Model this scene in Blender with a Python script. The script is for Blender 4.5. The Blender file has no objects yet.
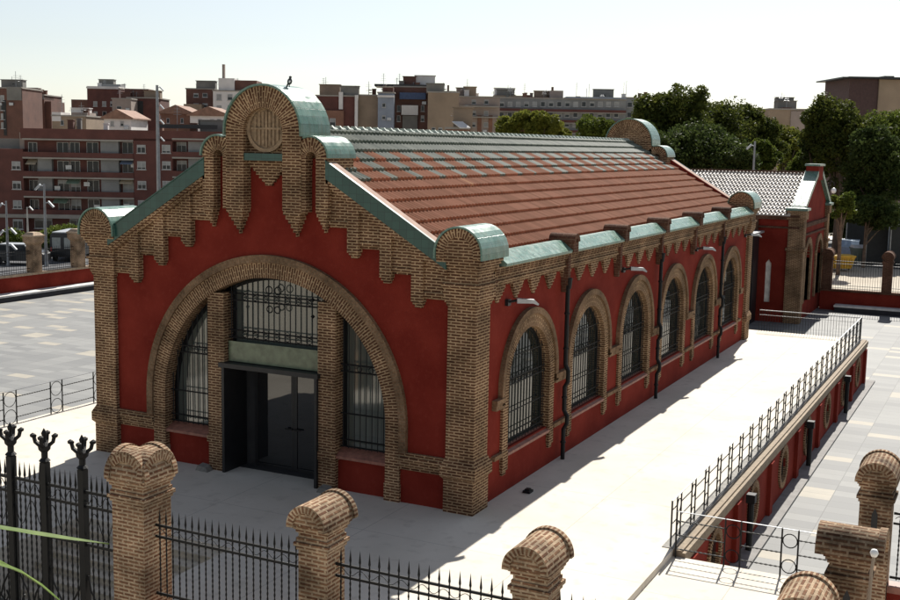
import bpy, bmesh, math, random
import numpy as np
from mathutils import Vector, Matrix
from mathutils.geometry import tessellate_polygon
random.seed(7)
SC = bpy.context.scene
COL = SC.collection
PI = math.pi
# ------------------------------------------------------------------ camera
F_PX, CAM, YAW, PITCH, ROLL = 1143.66, Vector((11.2295, -23.9566, 8.8)), 0.46215, 0.1342, 0.01799
fw = Vector((-math.sin(YAW)*math.cos(PITCH), math.cos(YAW)*math.cos(PITCH), -math.sin(PITCH)))
r0 = Vector((math.cos(YAW), math.sin(YAW), 0)); u0 = r0.cross(fw)
rt = r0*math.cos(ROLL)+u0*math.sin(ROLL); up = -r0*math.sin(ROLL)+u0*math.cos(ROLL)
cd = bpy.data.cameras.new('camera'); cam = bpy.data.objects.new('camera', cd); COL.objects.link(cam)
cam.matrix_world = Matrix(((rt.x, up.x, -fw.x, CAM.x), (rt.y, up.y, -fw.y, CAM.y), (rt.z, up.z, -fw.z, CAM.z), (0, 0, 0, 1)))
cd.sensor_width = 36; cd.lens = 36*F_PX/900; cd.clip_end = 6000; cd.clip_start = .05
SC.camera = cam
# ------------------------------------------------------------------ light
SUN = Vector((-.105, 1.04, 1)).normalized()
ELEV = math.asin(SUN.z); AZ = math.atan2(SUN.x, SUN.y)
w = bpy.data.worlds.new('World'); SC.world = w; w.use_nodes = True
wn = w.node_tree; bg = wn.nodes['Background']
sky = wn.nodes.new('ShaderNodeTexSky'); sky.sky_type = 'NISHITA'; sky.sun_disc = False
sky.sun_elevation = ELEV; sky.sun_rotation = AZ; sky.air_density = 1.0; sky.dust_density = .5; sky.ozone_density = 1.0
hs = wn.nodes.new('ShaderNodeHueSaturation'); hs.inputs['Saturation'].default_value = .55
wn.links.new(sky.outputs[0], hs.inputs['Color']); wn.links.new(hs.outputs[0], bg.inputs[0]); bg.inputs[1].default_value = .068
sl = bpy.data.lights.new('sun', 'SUN'); sl.energy = 5.0; sl.angle = math.radians(.5); sl.color = (1, .955, .88)
so = bpy.data.objects.new('sun', sl); COL.objects.link(so)
so.rotation_euler = SUN.to_track_quat('Z', 'Y').to_euler(); so.location = (0, 0, 60)
vs = SC.view_settings; vs.view_transform = 'Standard'; vs.look = 'None'; vs.exposure = .74; vs.gamma = 1; vs.use_curve_mapping = False
SC.render.engine = 'CYCLES'; SC.cycles.max_bounces = 6

# ------------------------------------------------------------------ helpers
def at(px, py, depth):            # point seen at a pixel of the 900x600 photograph, at a depth along the view axis
    return CAM+fw*depth+rt*(px-450)*depth/F_PX+up*(300-py)*depth/F_PX

class NT:
    def __init__(s, name):
        s.m = bpy.data.materials.new(name); s.m.use_nodes = True; s.t = s.m.node_tree
        s.b = s.t.nodes['Principled BSDF']
    def n(s, ty, props=None, **ins):
        nd = s.t.nodes.new('ShaderNode'+ty)
        for k, v in (props or {}).items(): setattr(nd, k, v)
        for k, v in ins.items():
            key = k.replace('_', ' ')
            sock = nd.inputs[int(k[1:])] if k[0] == 'i' and k[1:].isdigit() else nd.inputs[key]
            s.put(sock, v)
        return nd
    def put(s, sock, v):
        if isinstance(v, bpy.types.NodeSocket): s.t.links.new(v, sock)
        elif isinstance(v, tuple) and len(v) == 3 and sock.type == 'RGBA': sock.default_value = v+(1,)
        else: sock.default_value = v
    def math(s, op, a, b=0.0, c=0.0): return s.n('Math', {'operation': op}, i0=a, i1=b, i2=c).outputs[0]
    def mix(s, fac, a, b, mode='MIX'):
        nd = s.t.nodes.new('ShaderNodeMix'); nd.data_type = 'RGBA'; nd.blend_type = mode
        s.put(nd.inputs[0], fac); s.put(nd.inputs[6], a); s.put(nd.inputs[7], b); return nd.outputs[2]
    def ramp(s, x, lo, hi, a=0.0, b=1.0):
        return s.n('MapRange', None, Value=x, From_Min=lo, From_Max=hi, To_Min=a, To_Max=b).outputs[0]
    def noise(s, scale, detail=4, vec=None, rough=.55):
        nd = s.n('TexNoise', None, Scale=scale, Detail=detail, Roughness=rough)
        s.t.links.new(vec if vec is not None else s.obj(), nd.inputs['Vector']); return nd.outputs[0]
    def obj(s): return s.n('NewGeometry').outputs['Position']
    def uv(s): return s.n('UVMap', {'uv_map': 'UVMap'}).outputs[0]
    def set(s, **k):
        for a, v in k.items(): s.put(s.b.inputs[a.replace('_', ' ')], v)
    def bump(s, h, dist=.01, strength=1.0):
        nd = s.n('Bump', None, Height=h, Distance=dist, Strength=strength); s.set(Normal=nd.outputs[0])

MATS = {}
def plain(name, col, rough=.7, metal=0.0, var=.18, scale=3.0, **k):
    if name in MATS: return MATS[name]
    t = NT(name); nz = t.noise(scale)
    t.set(Base_Color=t.mix(t.ramp(nz, .3, .7), tuple(c*(1-var) for c in col), tuple(min(1, c*(1+var)) for c in col)), Roughness=rough, Metallic=metal)
    for a, v in k.items(): t.put(t.b.inputs[a.replace('_', ' ')], v)
    MATS[name] = t.m; return t.m

def brick(name, c1, c2, mortar, bw=.27, rh=.078, ms=.014, stain=.5, rough=.85, bump=.012):
    t = NT(name); uv = t.uv()
    wob = t.n('TexNoise', None, Scale=3.0, Detail=2.0, Vector=uv)
    uv2 = t.n('VectorMath', {'operation': 'MULTIPLY_ADD'}, i0=wob.outputs[1], i1=(.012, .012, 0), i2=uv).outputs[0]
    b = t.n('TexBrick', {'offset': .5}, Vector=uv2, Color1=c1, Color2=c2, Mortar=mortar, Scale=1.0, Mortar_Size=ms, Mortar_Smooth=.25, Bias=0.0, Brick_Width=bw, Row_Height=rh)
    st = t.ramp(t.noise(1.1, 6), .32, .7, 1-stain, 1+stain*.45)
    fine = t.ramp(t.noise(22, 3), .3, .7, .72, 1.22)
    c = t.mix(1.0, b.outputs[0], t.n('CombineColor', None, i0=st, i1=st, i2=st).outputs[0], 'MULTIPLY')
    c = t.mix(1.0, c, t.n('CombineColor', None, i0=fine, i1=fine, i2=fine).outputs[0], 'MULTIPLY')
    t.set(Base_Color=c, Roughness=rough, Specular_IOR_Level=.08)
    h = t.math('MULTIPLY_ADD', t.noise(40, 2), .35, t.math('SUBTRACT', 1.0, b.outputs[1]))
    t.bump(h, bump, .9); MATS[name] = t.m; return t.m

M_BRICK = brick('hall_brick', (.085, .036, .02), (.16, .08, .044), (.42, .288, .168), rh=.072, ms=.019)
M_HOOD = brick('hood_brick', (.21, .125, .07), (.27, .17, .10), (.26, .185, .115), bw=.13, ms=.008)
M_PILLAR = brick('pillar_brick', (.17, .078, .044), (.29, .165, .095), (.44, .325, .215), bw=.225, rh=.064, ms=.019, stain=.75)
M_DARKBRICK = brick('dark_brick', (.09, .04, .027), (.14, .066, .042), (.17, .105, .068), ms=.012)

def stucco():
    t = NT('red_stucco'); n1 = t.noise(.8, 6); n2 = t.noise(7, 5)
    c = t.mix(t.ramp(n1, .35, .68), (.150, .018, .0115), (.215, .030, .019))
    c = t.mix(t.ramp(n2, .52, .8, 0, .35), c, (.26, .05, .033))
    t.set(Base_Color=c, Roughness=.9, Specular_IOR_Level=.08); t.bump(t.noise(30, 3), .006, .5); return t.m
M_RED = stucco()

def terrace_mat():
    t = NT('pale_concrete'); n1 = t.noise(.35, 6); n2 = t.noise(2.4, 6); n3 = t.noise(30, 3)
    c = t.mix(t.ramp(n1, .35, .65), (.51, .465, .39), (.61, .56, .48))
    c = t.mix(t.ramp(n2, .55, .75, 0, .7), c, (.40, .36, .30))
    px = t.n('SeparateXYZ', None, Vector=t.obj())
    def seam(o, per, off):
        f = t.math('FRACT', t.math('DIVIDE', t.math('ADD', o, off), per)); return t.math('LESS_THAN', f, .012/per)
    s = t.math('MAXIMUM', seam(px.outputs[0], 4.1, 100.2), seam(px.outputs[1], 5.2, 100.9))
    c = t.mix(t.math('MULTIPLY', s, .8), c, (.20, .185, .16))
    c = t.mix(t.ramp(n3, .58, .75, 0, .25), c, (.44, .41, .35))
    t.set(Base_Color=c, Roughness=.85); return t.m
M_TERR = terrace_mat()

def paving_mat():
    t = NT('court_paving'); p = t.n('SeparateXYZ', None, Vector=t.obj()); W_, H_ = 1.3, .62
    row = t.math('FLOOR', t.math('DIVIDE', p.outputs[1], H_))
    shift = t.math('MULTIPLY', t.math('FLOORED_MODULO', row, 2.0), .0)
    xx = t.math('DIVIDE', t.math('ADD', p.outputs[0], shift), W_)
    col = t.math('FLOOR', xx)
    cv = t.n('CombineXYZ', None, X=col, Y=row).outputs[0]
    wn_ = t.n('TexWhiteNoise', {'noise_dimensions': '2D'}, Vector=cv)
    c = t.mix(wn_.outputs[0], (.145, .147, .145), (.215, .215, .205))
    half = t.n('CombineXYZ', None, X=t.math('ADD', col, 31.0), Y=t.math('ADD', row, 7.0)).outputs[0]
    w2 = t.n('TexWhiteNoise', {'noise_dimensions': '2D'}, Vector=half)
    c = t.mix(t.math('GREATER_THAN', w2.outputs[0], .9), c, (.315, .285, .23))
    c = t.mix(t.ramp(t.noise(1.5, 5), .4, .75, 0, .35), c, (.16, .16, .155))
    fx = t.math('FRACT', xx); fy = t.math('FRACT', t.math('DIVIDE', p.outputs[1], H_))
    s = t.math('MAXIMUM', t.math('LESS_THAN', fx, .022), t.math('LESS_THAN', fy, .03))
    c = t.mix(t.math('MULTIPLY', s, .75), c, (.09, .09, .086))
    t.set(Base_Color=c, Roughness=.75); return t.m
M_PAVE = paving_mat()

def rooftile(name, pattern=True):
    t = NT(name); p = t.n('SeparateXYZ', None, Vector=t.uv()); u, v = p.outputs[0], p.outputs[1]
    row = t.math('FLOOR', t.math('DIVIDE', t.math('SUBTRACT', v, .22), .48)); colu = t.math('FLOOR', t.math('DIVIDE', u, .2))
    wn_ = t.n('TexWhiteNoise', {'noise_dimensions': '2D'}, Vector=t.n('CombineXYZ', None, X=colu, Y=row).outputs[0]).outputs[0]
    red = t.mix(wn_, (.25, .108, .06), (.365, .165, .10))
    red = t.mix(t.math('GREATER_THAN', wn_, .9985), red, (.5, .28, .15))
    red = t.mix(t.ramp(t.noise(.7, 5), .4, .7, 0, .45), red, (.28, .125, .078))
    green = t.mix(wn_, (.085, .105, .085), (.175, .19, .155))
    if pattern:
        fr = t.math('FRACT', t.math('DIVIDE', colu, 7.0))
        tri = t.math('ABSOLUTE', t.math('SUBTRACT', fr, .45))
        wid = t.math('SUBTRACT', .30, t.math('MULTIPLY', t.math('SUBTRACT', row, 2.0), .075))
        g = t.math('MULTIPLY', t.math('LESS_THAN', t.math('ADD', tri, t.math('MULTIPLY', t.math('SUBTRACT', wn_, .5), .07)), wid), t.math('LESS_THAN', row, 4.5))
        g = t.math('MAXIMUM', g, t.math('LESS_THAN', row, 1.5))
        t.set(Base_Color=t.mix(g, red, green), Roughness=t.math('SUBTRACT', .8, t.math('MULTIPLY', g, .2)), Specular_IOR_Level=t.math('ADD', .1, t.math('MULTIPLY', g, .15)))
    else:
        t.set(Base_Color=t.mix(wn_, (.30, .27, .24), (.5, .46, .42)), Roughness=.38)
    return t.m
M_TILE = rooftile('roof_tile'); M_WTILE = rooftile('glazed_roof_tile', False)

def glazed_green():
    t = NT('green_glazed_tile')
    b = t.n('TexBrick', {'offset': 0.0}, Vector=t.uv(), Color1=(.055, .15, .11), Color2=(.11, .215, .165), Mortar=(.03, .09, .07), Scale=1.0, Mortar_Size=.006, Brick_Width=.2, Row_Height=.2)
    c = t.mix(t.ramp(t.noise(3, 5), .35, .7, 0, .55), b.outputs[0], (.22, .30, .26))
    c = t.mix(t.ramp(t.noise(9, 5), .58, .75, 0, .5), c, (.05, .12, .08))
    st = t.n('TexNoise', None, Scale=1.0, Detail=5.0, Vector=t.n('VectorMath', {'operation': 'MULTIPLY'}, i0=t.obj(), i1=(9, 9, 1.4)).outputs[0]).outputs[0]
    c = t.mix(t.ramp(st, .5, .72, 0, .6), c, (.10, .115, .07))
    t.set(Base_Color=c, Roughness=t.ramp(t.noise(5, 3), .3, .7, .22, .42)); t.bump(t.math('SUBTRACT', 1.0, b.outputs[1]), .004, .6); return t.m
M_GREEN = glazed_green()
def copinggreen():
    t = NT('dark_green_tile')
    b = t.n('TexBrick', {'offset': 0.0}, Vector=t.uv(), Color1=(.016, .062, .05), Color2=(.024, .08, .064), Mortar=(.01, .035, .03), Scale=1.0, Mortar_Size=.005, Brick_Width=.2, Row_Height=.2)
    t.set(Base_Color=b.outputs[0], Roughness=.3); return t.m
M_COPE = copinggreen()
M_PINK = plain('coping_strip', (.36, .25, .20), .8, Specular_IOR_Level=.1)
M_STONE = plain('sandstone', (.34, .25, .17), .9, scale=6, var=.3)
M_SILL = plain('sill_tile', (.26, .11, .075), .6, scale=8, var=.3)
M_GREY = plain('grey_stone', (.17, .16, .14), .9, scale=8, var=.3)
M_IRON = plain('black_iron', (.009, .0095, .010), .6, 0.0, Specular_IOR_Level=.25)
M_STEEL = plain('dark_steel', (.022, .023, .025), .42, .4)
M_GALV = plain('galvanised_steel', (.24, .25, .26), .45, .6)
M_LAMPW = plain('lamp_metal', (.38, .39, .40), .35, .3)
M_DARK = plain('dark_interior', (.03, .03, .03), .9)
M_BENCHSHADE = plain('bench_shade_black', (.022, .022, .026), .8)  # near black for the bench bases: shade on their faces put into the colour
M_KERB = plain('kerb_stone', (.58, .57, .54), .85)
def glass(name, tint=(.02, .024, .024), ior=2.1, rough=.03):
    t = NT(name); t.set(Base_Color=tint, Roughness=rough, IOR=ior)
    t.bump(t.noise(1.3, 2), .01, .12); return t.m
M_GLASS = glass('window_glass', (.018, .024, .021), 1.62)
M_DGLASS = glass('door_glass', (.012, .013, .014), 1.75, .015)
M_BLIND = glass('blinded_glass', (.10, .115, .10), 2.0, .06)
M_FROST = plain('frosted_glass', (.13, .16, .10), .25, scale=5, var=.35)

class MB:
    def __init__(s): s.v = []; s.f = []; s.uv = {}; s.mi = []; s.m = 0
    def add(s, vs, fs, uvs=None):
        o = len(s.v); s.v += [tuple(p) for p in vs]
        for k, f in enumerate(fs):
            if uvs and uvs[k]: s.uv[len(s.f)] = uvs[k]
            s.f.append(tuple(o+i for i in f)); s.mi.append(s.m)
        return s
    def box(s, x0, x1, y0, y1, z0, z1, P=None):
        c = [(x, y, z) for z in (z0, z1) for y in (y0, y1) for x in (x0, x1)]
        if P: c = [P(*q) for q in c]
        return s.add(c, [(0, 2, 3, 1), (4, 5, 7, 6), (0, 1, 5, 4), (2, 6, 7, 3), (0, 4, 6, 2), (1, 3, 7, 5)])
    def frust(s, cx, cy, z0, z1, a0, b0, a1, b1):
        c = [(cx+sx*a, cy+sy*b, z) for z, a, b in ((z0, a0, b0), (z1, a1, b1)) for sy in (-1, 1) for sx in (-1, 1)]
        return s.add(c, [(0, 2, 3, 1), (4, 5, 7, 6), (0, 1, 5, 4), (2, 6, 7, 3), (0, 4, 6, 2), (1, 3, 7, 5)])
    def prism(s, poly, P, d0, d1, holes=()):
        loops = [list(poly)]+[list(h) for h in holes]; flat = [q for l in loops for q in l]; n = len(flat)
        if len(poly) <= 4 and not holes: tris = [tuple(range(len(poly)))]
        else: tris = [tuple(t) for t in tessellate_polygon([[Vector((a, b, 0)) for a, b in l] for l in loops])]
        vs = [P(a, b, d0) for a, b in flat]+[P(a, b, d1) for a, b in flat]
        fs = list(tris)+[tuple(i+n for i in reversed(t)) for t in tris]
        o = 0
        for l in loops:
            k = len(l)
            for i in range(k):
                j = (i+1) % k; fs.append((o+i, o+j, n+o+j, n+o+i))
            o += k
        return s.add(vs, fs)
    def tube(s, path, r, n=6, caps=True):
        path = [Vector(p) for p in path]; rings = []; ref = None
        for i, p in enumerate(path):
            d = (path[min(i+1, len(path)-1)]-path[max(i-1, 0)]).normalized()
            if ref is None: ref = d.orthogonal().normalized()
            ref = (ref-d*ref.dot(d)).normalized(); b = d.cross(ref)
            rr = r[i] if isinstance(r, (list, tuple)) else r
            rings.append([p+(ref*math.cos(2*PI*k/n+.4)+b*math.sin(2*PI*k/n+.4))*rr for k in range(n)])
        vs = [q for R in rings for q in R]; fs = []
        for i in range(len(rings)-1):
            for k in range(n):
                fs.append((i*n+k, i*n+(k+1) % n, (i+1)*n+(k+1) % n, (i+1)*n+k))
        if caps: fs += [tuple(range(n)), tuple((len(rings)-1)*n+k for k in range(n))]
        return s.add(vs, fs)
    def bar(s, a, b, w):                       # square bar between two points
        return s.tube([a, b], w*.72, 4)
    def torus(s, c, R, r, U, V, n=18, m=5):
        c, U, V = Vector(c), Vector(U), Vector(V); Wd = U.cross(V); vs = []; fs = []
        for i in range(n):
            a = 2*PI*i/n; d = U*math.cos(a)+V*math.sin(a)
            for k in range(m):
                b = 2*PI*k/m; vs.append(c+d*(R+r*math.cos(b))+Wd*r*math.sin(b))
        for i in range(n):
            for k in range(m):
                fs.append((i*m+k, ((i+1) % n)*m+k, ((i+1) % n)*m+(k+1) % m, i*m+(k+1) % m))
        return s.add(vs, fs)
    def lathe(s, prof, c=(0, 0, 0), n=12):
        vs = []; fs = []
        for r, z in prof:
            for k in range(n): vs.append((c[0]+r*math.cos(2*PI*k/n), c[1]+r*math.sin(2*PI*k/n), c[2]+z))
        for i in range(len(prof)-1):
            for k in range(n): fs.append((i*n+k, i*n+(k+1) % n, (i+1)*n+(k+1) % n, (i+1)*n+k))
        fs += [tuple(range(n)), tuple((len(prof)-1)*n+k for k in range(n))]
        return s.add(vs, fs)
    def ring(s, P, cu, cw, R0, R1, d0, d1, a0=0.0, a1=PI, n=28, legs=0.0, uo=0.0):
        """Arch band: radial faces get UVs along the arc, so bricks stand radially. legs = straight length below the springing."""
        st = []
        if legs: st.append((R1, -legs, a0, True))
        prof = []                                  # (dirx, dirz, extra z, arc length)
        Rm = (R0+R1)/2
        if legs: prof.append((math.cos(a0), 0, -legs, -legs))
        for i in range(n+1):
            a = a0+(a1-a0)*i/n; prof.append((math.cos(a), math.sin(a), 0, Rm*(a-a0)))
        if legs: prof.append((math.cos(a1), 0, -legs, Rm*(a1-a0)+legs))
        vs = []
        for cx, sz, ez, L in prof:
            for R in (R0, R1):
                for d in (d0, d1): vs.append(P(cu+cx*R, cw+sz*R+ez, d))
        fs = []; uvs = []
        D = abs(d1-d0); T = R1-R0
        for i in range(len(prof)-1):
            o = i*4; q = o+4; A, B = prof[i][3], prof[i+1][3]
            fs += [(o+1, o+3, q+3, q+1), (o, q, q+2, o+2), (o, o+1, q+1, q), (o+2, q+2, q+3, o+3)]
            uvs += [[(uo, A), (uo+T, A), (uo+T, B), (uo, B)], [(uo, A), (uo, B), (uo+T, B), (uo+T, A)], [(0, A), (D, A), (D, B), (0, B)], [(0, A), (0, B), (D, B), (D, A)]]
        e = (len(prof)-1)*4
        fs += [(0, 2, 3, 1), (e, e+1, e+3, e+2)]; uvs += [None, None]
        return s.add(vs, fs, uvs)

def setuv(me, mb):
    uvl = me.uv_layers['UVMap'].data
    for p in me.polygons:
        c = mb.uv.get(p.index)
        if c is not None: continue
        n = p.normal
        if abs(n.z) > .8:
            for li in p.loop_indices:
                co = me.vertices[me.loops[li].vertex_index].co; uvl[li].uv = (co.x, co.y)
        else:
            h = Vector((-n.y, n.x, 0)).normalized(); q = n.cross(h)
            for li in p.loop_indices:
                co = me.vertices[me.loops[li].vertex_index].co
                uvl[li].uv = (co.dot(h), co.dot(q) if abs(n.z) > .3 else co.z)

def mesh(name, mb, smooth=False):
    me = bpy.data.meshes.new(name); me.from_pydata(mb.v, [], mb.f); me.update()
    bm = bmesh.new(); bm.from_mesh(me); bm.faces.ensure_lookup_table()
    L = bm.loops.layers.uv.new('UVMap')
    for fi, c in mb.uv.items():
        for lp, q in zip(bm.faces[fi].loops, c): lp[L].uv = q
    bmesh.ops.recalc_face_normals(bm, faces=bm.faces[:])
    for f, m in zip(bm.faces, mb.mi): f.material_index = m; f.smooth = smooth
    bm.to_mesh(me); bm.free(); setuv(me, mb); return me

def obj(name, mb, mat, parent=None, smooth=False):
    o = bpy.data.objects.new(name, mesh(name, mb, smooth))
    for m in (mat if isinstance(mat, (list, tuple)) else [mat]): o.data.materials.append(m)
    COL.objects.link(o)
    if parent:
        o.parent = parent
        L = parent.location if parent.parent is None else parent.location+parent.parent.location
        if parent.type == 'EMPTY' and L.length > 0: o.matrix_parent_inverse = Matrix.Translation(-L)
    return o
def tag(o, label, cat, group=None):
    o['label'] = label; o['category'] = cat; o['kind'] = 'thing'
    if group: o['group'] = group
    return o
def thing(name, label, cat, loc=(0, 0, 0), group=None, rz=0.0):
    o = bpy.data.objects.new(name, None); COL.objects.link(o); o.location = loc; o.rotation_euler = (0, 0, rz); o.empty_display_size = .2
    return tag(o, label, cat, group)
def local(name, mb, mat, parent, smooth=False):    # part modelled in its thing's own space
    o = obj(name, mb, mat, None, smooth); o.parent = parent; return o
def struct(name, mb, mat, kind='structure'):
    o = obj(name, mb, mat); o['kind'] = kind; return o
def copy_tree(o, parent=None):
    c = o.copy(); COL.objects.link(c); c.parent = parent
    for ch in list(o.children): copy_tree(ch, c)
    return c
def dup(o, loc, label, rz=None, group=None):
    c = copy_tree(o); c.location = loc; c['label'] = label
    if rz is not None: c.rotation_euler = (0, 0, rz)
    if group: c['group'] = group
    return c

# ------------------------------------------------------------------ ground
TX0, TX1, TY0, TY1 = -16.4, 4.85, -9.9, 33.0
def smooth(a, b, x):
    t = min(1, max(0, (x-a)/(b-a))); return t*t*(3-2*t)
def ground_h(x, y):
    d = math.hypot(x-CAM.x, y-CAM.y)
    return -.62-5.2*smooth(-70, -120, x)*1.0-1.5*smooth(150, 260, d)
def ground():
    mb = MB()
    xs = [-2500, -1200, -600, -300, -200, -160, -130, -110, -90, -75, -62, -49.7, -30, -10, 12, 40, 64, 90, 140, 300, 900, 2500]
    ys = [-400, -120, -60, -30, -10.4, 10, 30, 59.0, 75, 95, 120, 150, 190, 240, 320, 500, 1000, 2500, 4500]
    idx = {}
    for x in xs:
        for y in ys: idx[x, y] = len(mb.v); mb.v.append((x, y, ground_h(x, y)))
    for i in range(len(xs)-1):
        for j in range(len(ys)-1):
            if -49.7 <= xs[i] and xs[i+1] <= 64 and -10.4 <= ys[j] and ys[j+1] <= 59.0: continue
            mb.f.append((idx[xs[i], ys[j]], idx[xs[i+1], ys[j]], idx[xs[i+1], ys[j+1]], idx[xs[i], ys[j+1]])); mb.mi.append(0)
    t = NT('sandy_ground'); n1 = t.noise(.08, 6); n2 = t.noise(1.2, 5)
    c = t.mix(t.ramp(n1, .4, .62), (.38, .33, .26), (.46, .41, .33)); c = t.mix(t.ramp(n2, .5, .75, 0, .4), c, (.30, .26, .20))
    t.set(Base_Color=c, Roughness=.95); struct('ground', mb, t.m)
ground()
mb = MB(); mb.box(-49.7, 64, -10.4, 59.0, -2.6, -2.0); struct('lower_court', mb, M_PAVE)
t = NT('asphalt'); t.set(Base_Color=t.mix(t.ramp(t.noise(.5, 6), .35, .7), (.055, .056, .06), (.10, .10, .105)), Roughness=.9); M_ASPH = t.m
def sheet(name, pts, z, mat):
    mb = MB(); mb.add([(x, y, z(x, y) if callable(z) else z) for x, y in pts], [tuple(range(len(pts)))]); return struct(name, mb, mat)
sheet('road', [(-26, 79), (50, 72), (50, 104), (-26, 104)], -.58, M_ASPH)
mb = MB(); mb.box(-30, 50, 104, 108.5, -.62, -.46); struct('far_pavement', mb, M_KERB)
sheet('street', [(-70, -40), (-50.4, -40), (-50.4, 118), (-70, 118)], -.58, M_ASPH)
# terrace with the stair slot cut out of it
SX0, SX1, SY = -8.0, -3.65, -4.55
mb = MB()
mb.box(TX0, SX0, TY0, TY1, -2.3, 0); mb.box(SX0, SX1, SY, TY1, -2.3, 0); mb.box(SX1, TX1, TY0, TY1, -2.3, 0)
struct('terrace', mb, M_TERR)
mb = MB(); mb.box(TX1, 30, TY0, .2, -2.3, -.16); struct('entrance_platform', mb, M_TERR)
mb = MB(); z = 0
M_STEP = plain('step_stone', (.50, .44, .35), .85, scale=5, var=.2)
for i in range(9):
    y1 = SY-.36*i; mb.box(SX0, SX1, y1-.36, y1, -2.3, -.165*(i+1))
    mb.box(SX0, SX1, y1-.385, y1-.0, -.165*(i+1), -.165*(i+1)+.035)
mb.box(SX0, SX1, TY0, SY-.36*9, -2.3, -.165*10)
tag(obj('stone_steps', mb, M_STEP), 'broad stone steps in shade sunk into the terrace behind the iron gate', 'steps')

# ------------------------------------------------------------------ main hall
W, L, XC = 11.9, 30.5, -5.95
hall = thing('brick_hall', 'long red brick hall with arched windows, curled green gable caps and a tiled roof', 'hall')
def Pf(y):  return lambda u, w, d: (u, y-d, w)        # front: depth towards -Y
def Pb(y):  return lambda u, w, d: (u, y+d, w)        # rear: depth towards +Y
def Ps(x):  return lambda u, w, d: (x+d, u, w)        # side: depth towards +X
RS = .58; RZ = 9.12
AR, AC = 3.48, 1.86                                   # big arch: radius, centre height
def halfdisc(cu, cw, R, down, n=24):
    return [(cu+R, cw-down)]+[(cu+R*math.cos(PI*i/n), cw+R*math.sin(PI*i/n)) for i in range(n+1)]+[(cu-R, cw-down)]
GZ = 5.62
gable_out = [(-W+.1, 0), (-.1, 0), (-.1, GZ), (XC, GZ+.57*(5.85)), (-W+.1, GZ)]
arch_cut = [(-W+.1, 0)]+halfdisc(XC, AC, AR+.06, AC)[::-1]+gable_out[1:]
mb = MB(); mb.prism(arch_cut, Pf(.15), 0, -.5); obj('front_wall', mb, M_RED, hall)
mb = MB(); mb.prism(gable_out, Pb(L-.15), 0, -.5); obj('rear_wall', mb, M_RED, hall)
WY = [3.6+4.6*k for k in range(6)]
def whole(y, w=1.47, sill=1.12, spr=2.72): return [(y-w, sill), (y+w, sill)]+[(y+w*math.cos(PI*i/20), spr+w*math.sin(PI*i/20)) for i in range(21)]
mb = MB(); mb.prism([(.66, 0), (L-.66, 0), (L-.66, GZ), (.66, GZ)], Ps(-.15), 0, -.45, [whole(y) for y in WY]); obj('side_wall', mb, M_RED, hall)
mb = MB(); mb.box(-W+.15, -W+.6, .66, L-.66, 0, GZ); obj('side_wall', mb, M_RED, hall)
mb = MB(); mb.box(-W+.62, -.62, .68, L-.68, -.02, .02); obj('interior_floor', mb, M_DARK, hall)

# pier: base, flared band, shaft, corbelled neck, barrel cap in green tile
def pier(x0, x1, yf, yb, front, full):
    """front = -1 for the piers of the front gable (cap opens towards -Y), +1 for the rear."""
    cx, cy, a, b = (x0+x1)/2, (yf+yb)/2, (x1-x0)/2, abs(yb-yf)/2
    mb = MB()
    mb.frust(cx, cy, 0, .82, a, b, a, b)
    mb.frust(cx, cy, .82, .9, a, b, a+.07, b+.07); mb.frust(cx, cy, .9, 1.14, a+.07, b+.07, a+.07, b+.07); mb.frust(cx, cy, 1.14, 1.34, a+.07, b+.07, a-.03, b-.03)
    a2, b2 = a-.03, b-.03
    mb.frust(cx, cy, 1.34, 5.05, a2, b2, a2, b2)
    for k, (h0, h1, e) in enumerate(((5.05, 5.13, .03), (5.13, 5.21, .06), (5.21, 5.5, .09), (5.5, 5.58, .13), (5.58, 5.86, .07), (5.86, 5.94, .1), (5.94, 6.02, .14), (6.02, 6.1, .18), (6.1, 6.2, .22))):
        mb.frust(cx, cy, h0, h1, a2+e, b2+e, a2+e, b2+e)
    p = obj('corner_pier', mb, M_BRICK, hall)
    zc, R = 6.2, a2+.22
    ya, yb_ = (yf-.24, yb+.36) if front < 0 else (yf-.36, yb+.24)
    P = lambda u, w_, d: (u, d, w_)
    mb = MB(); mb.prism([(cx+R*.64, zc)]+[(cx+R*.64*math.cos(PI*i/16), zc+.12+R*.64*math.sin(PI*i/16)) for i in range(17)]+[(cx-R*.64, zc)], P, ya+.03, yb_-.03)
    mb.ring(P, cx, zc+.12, R*.64, R-.01, ya+.012, yb_-.012, n=20, legs=.12)
    obj('cap_core', mb, M_BRICK, p)
    mb = MB(); mb.ring(P, cx, zc+.12, R, R+.045, ya-.03, yb_+.03, n=14, legs=.14); obj('cap_cover', mb, M_GREEN, p)
    return p
PWD, PSD = .8, .86
pier(-PWD, 0, 0, PSD, -1, True); pier(-W, -W+PWD, 0, PSD, -1, True)
pier(-PWD, 0, L-PSD, L, 1, True); pier(-W, -W+PWD, L-PSD, L, 1, True)

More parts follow.
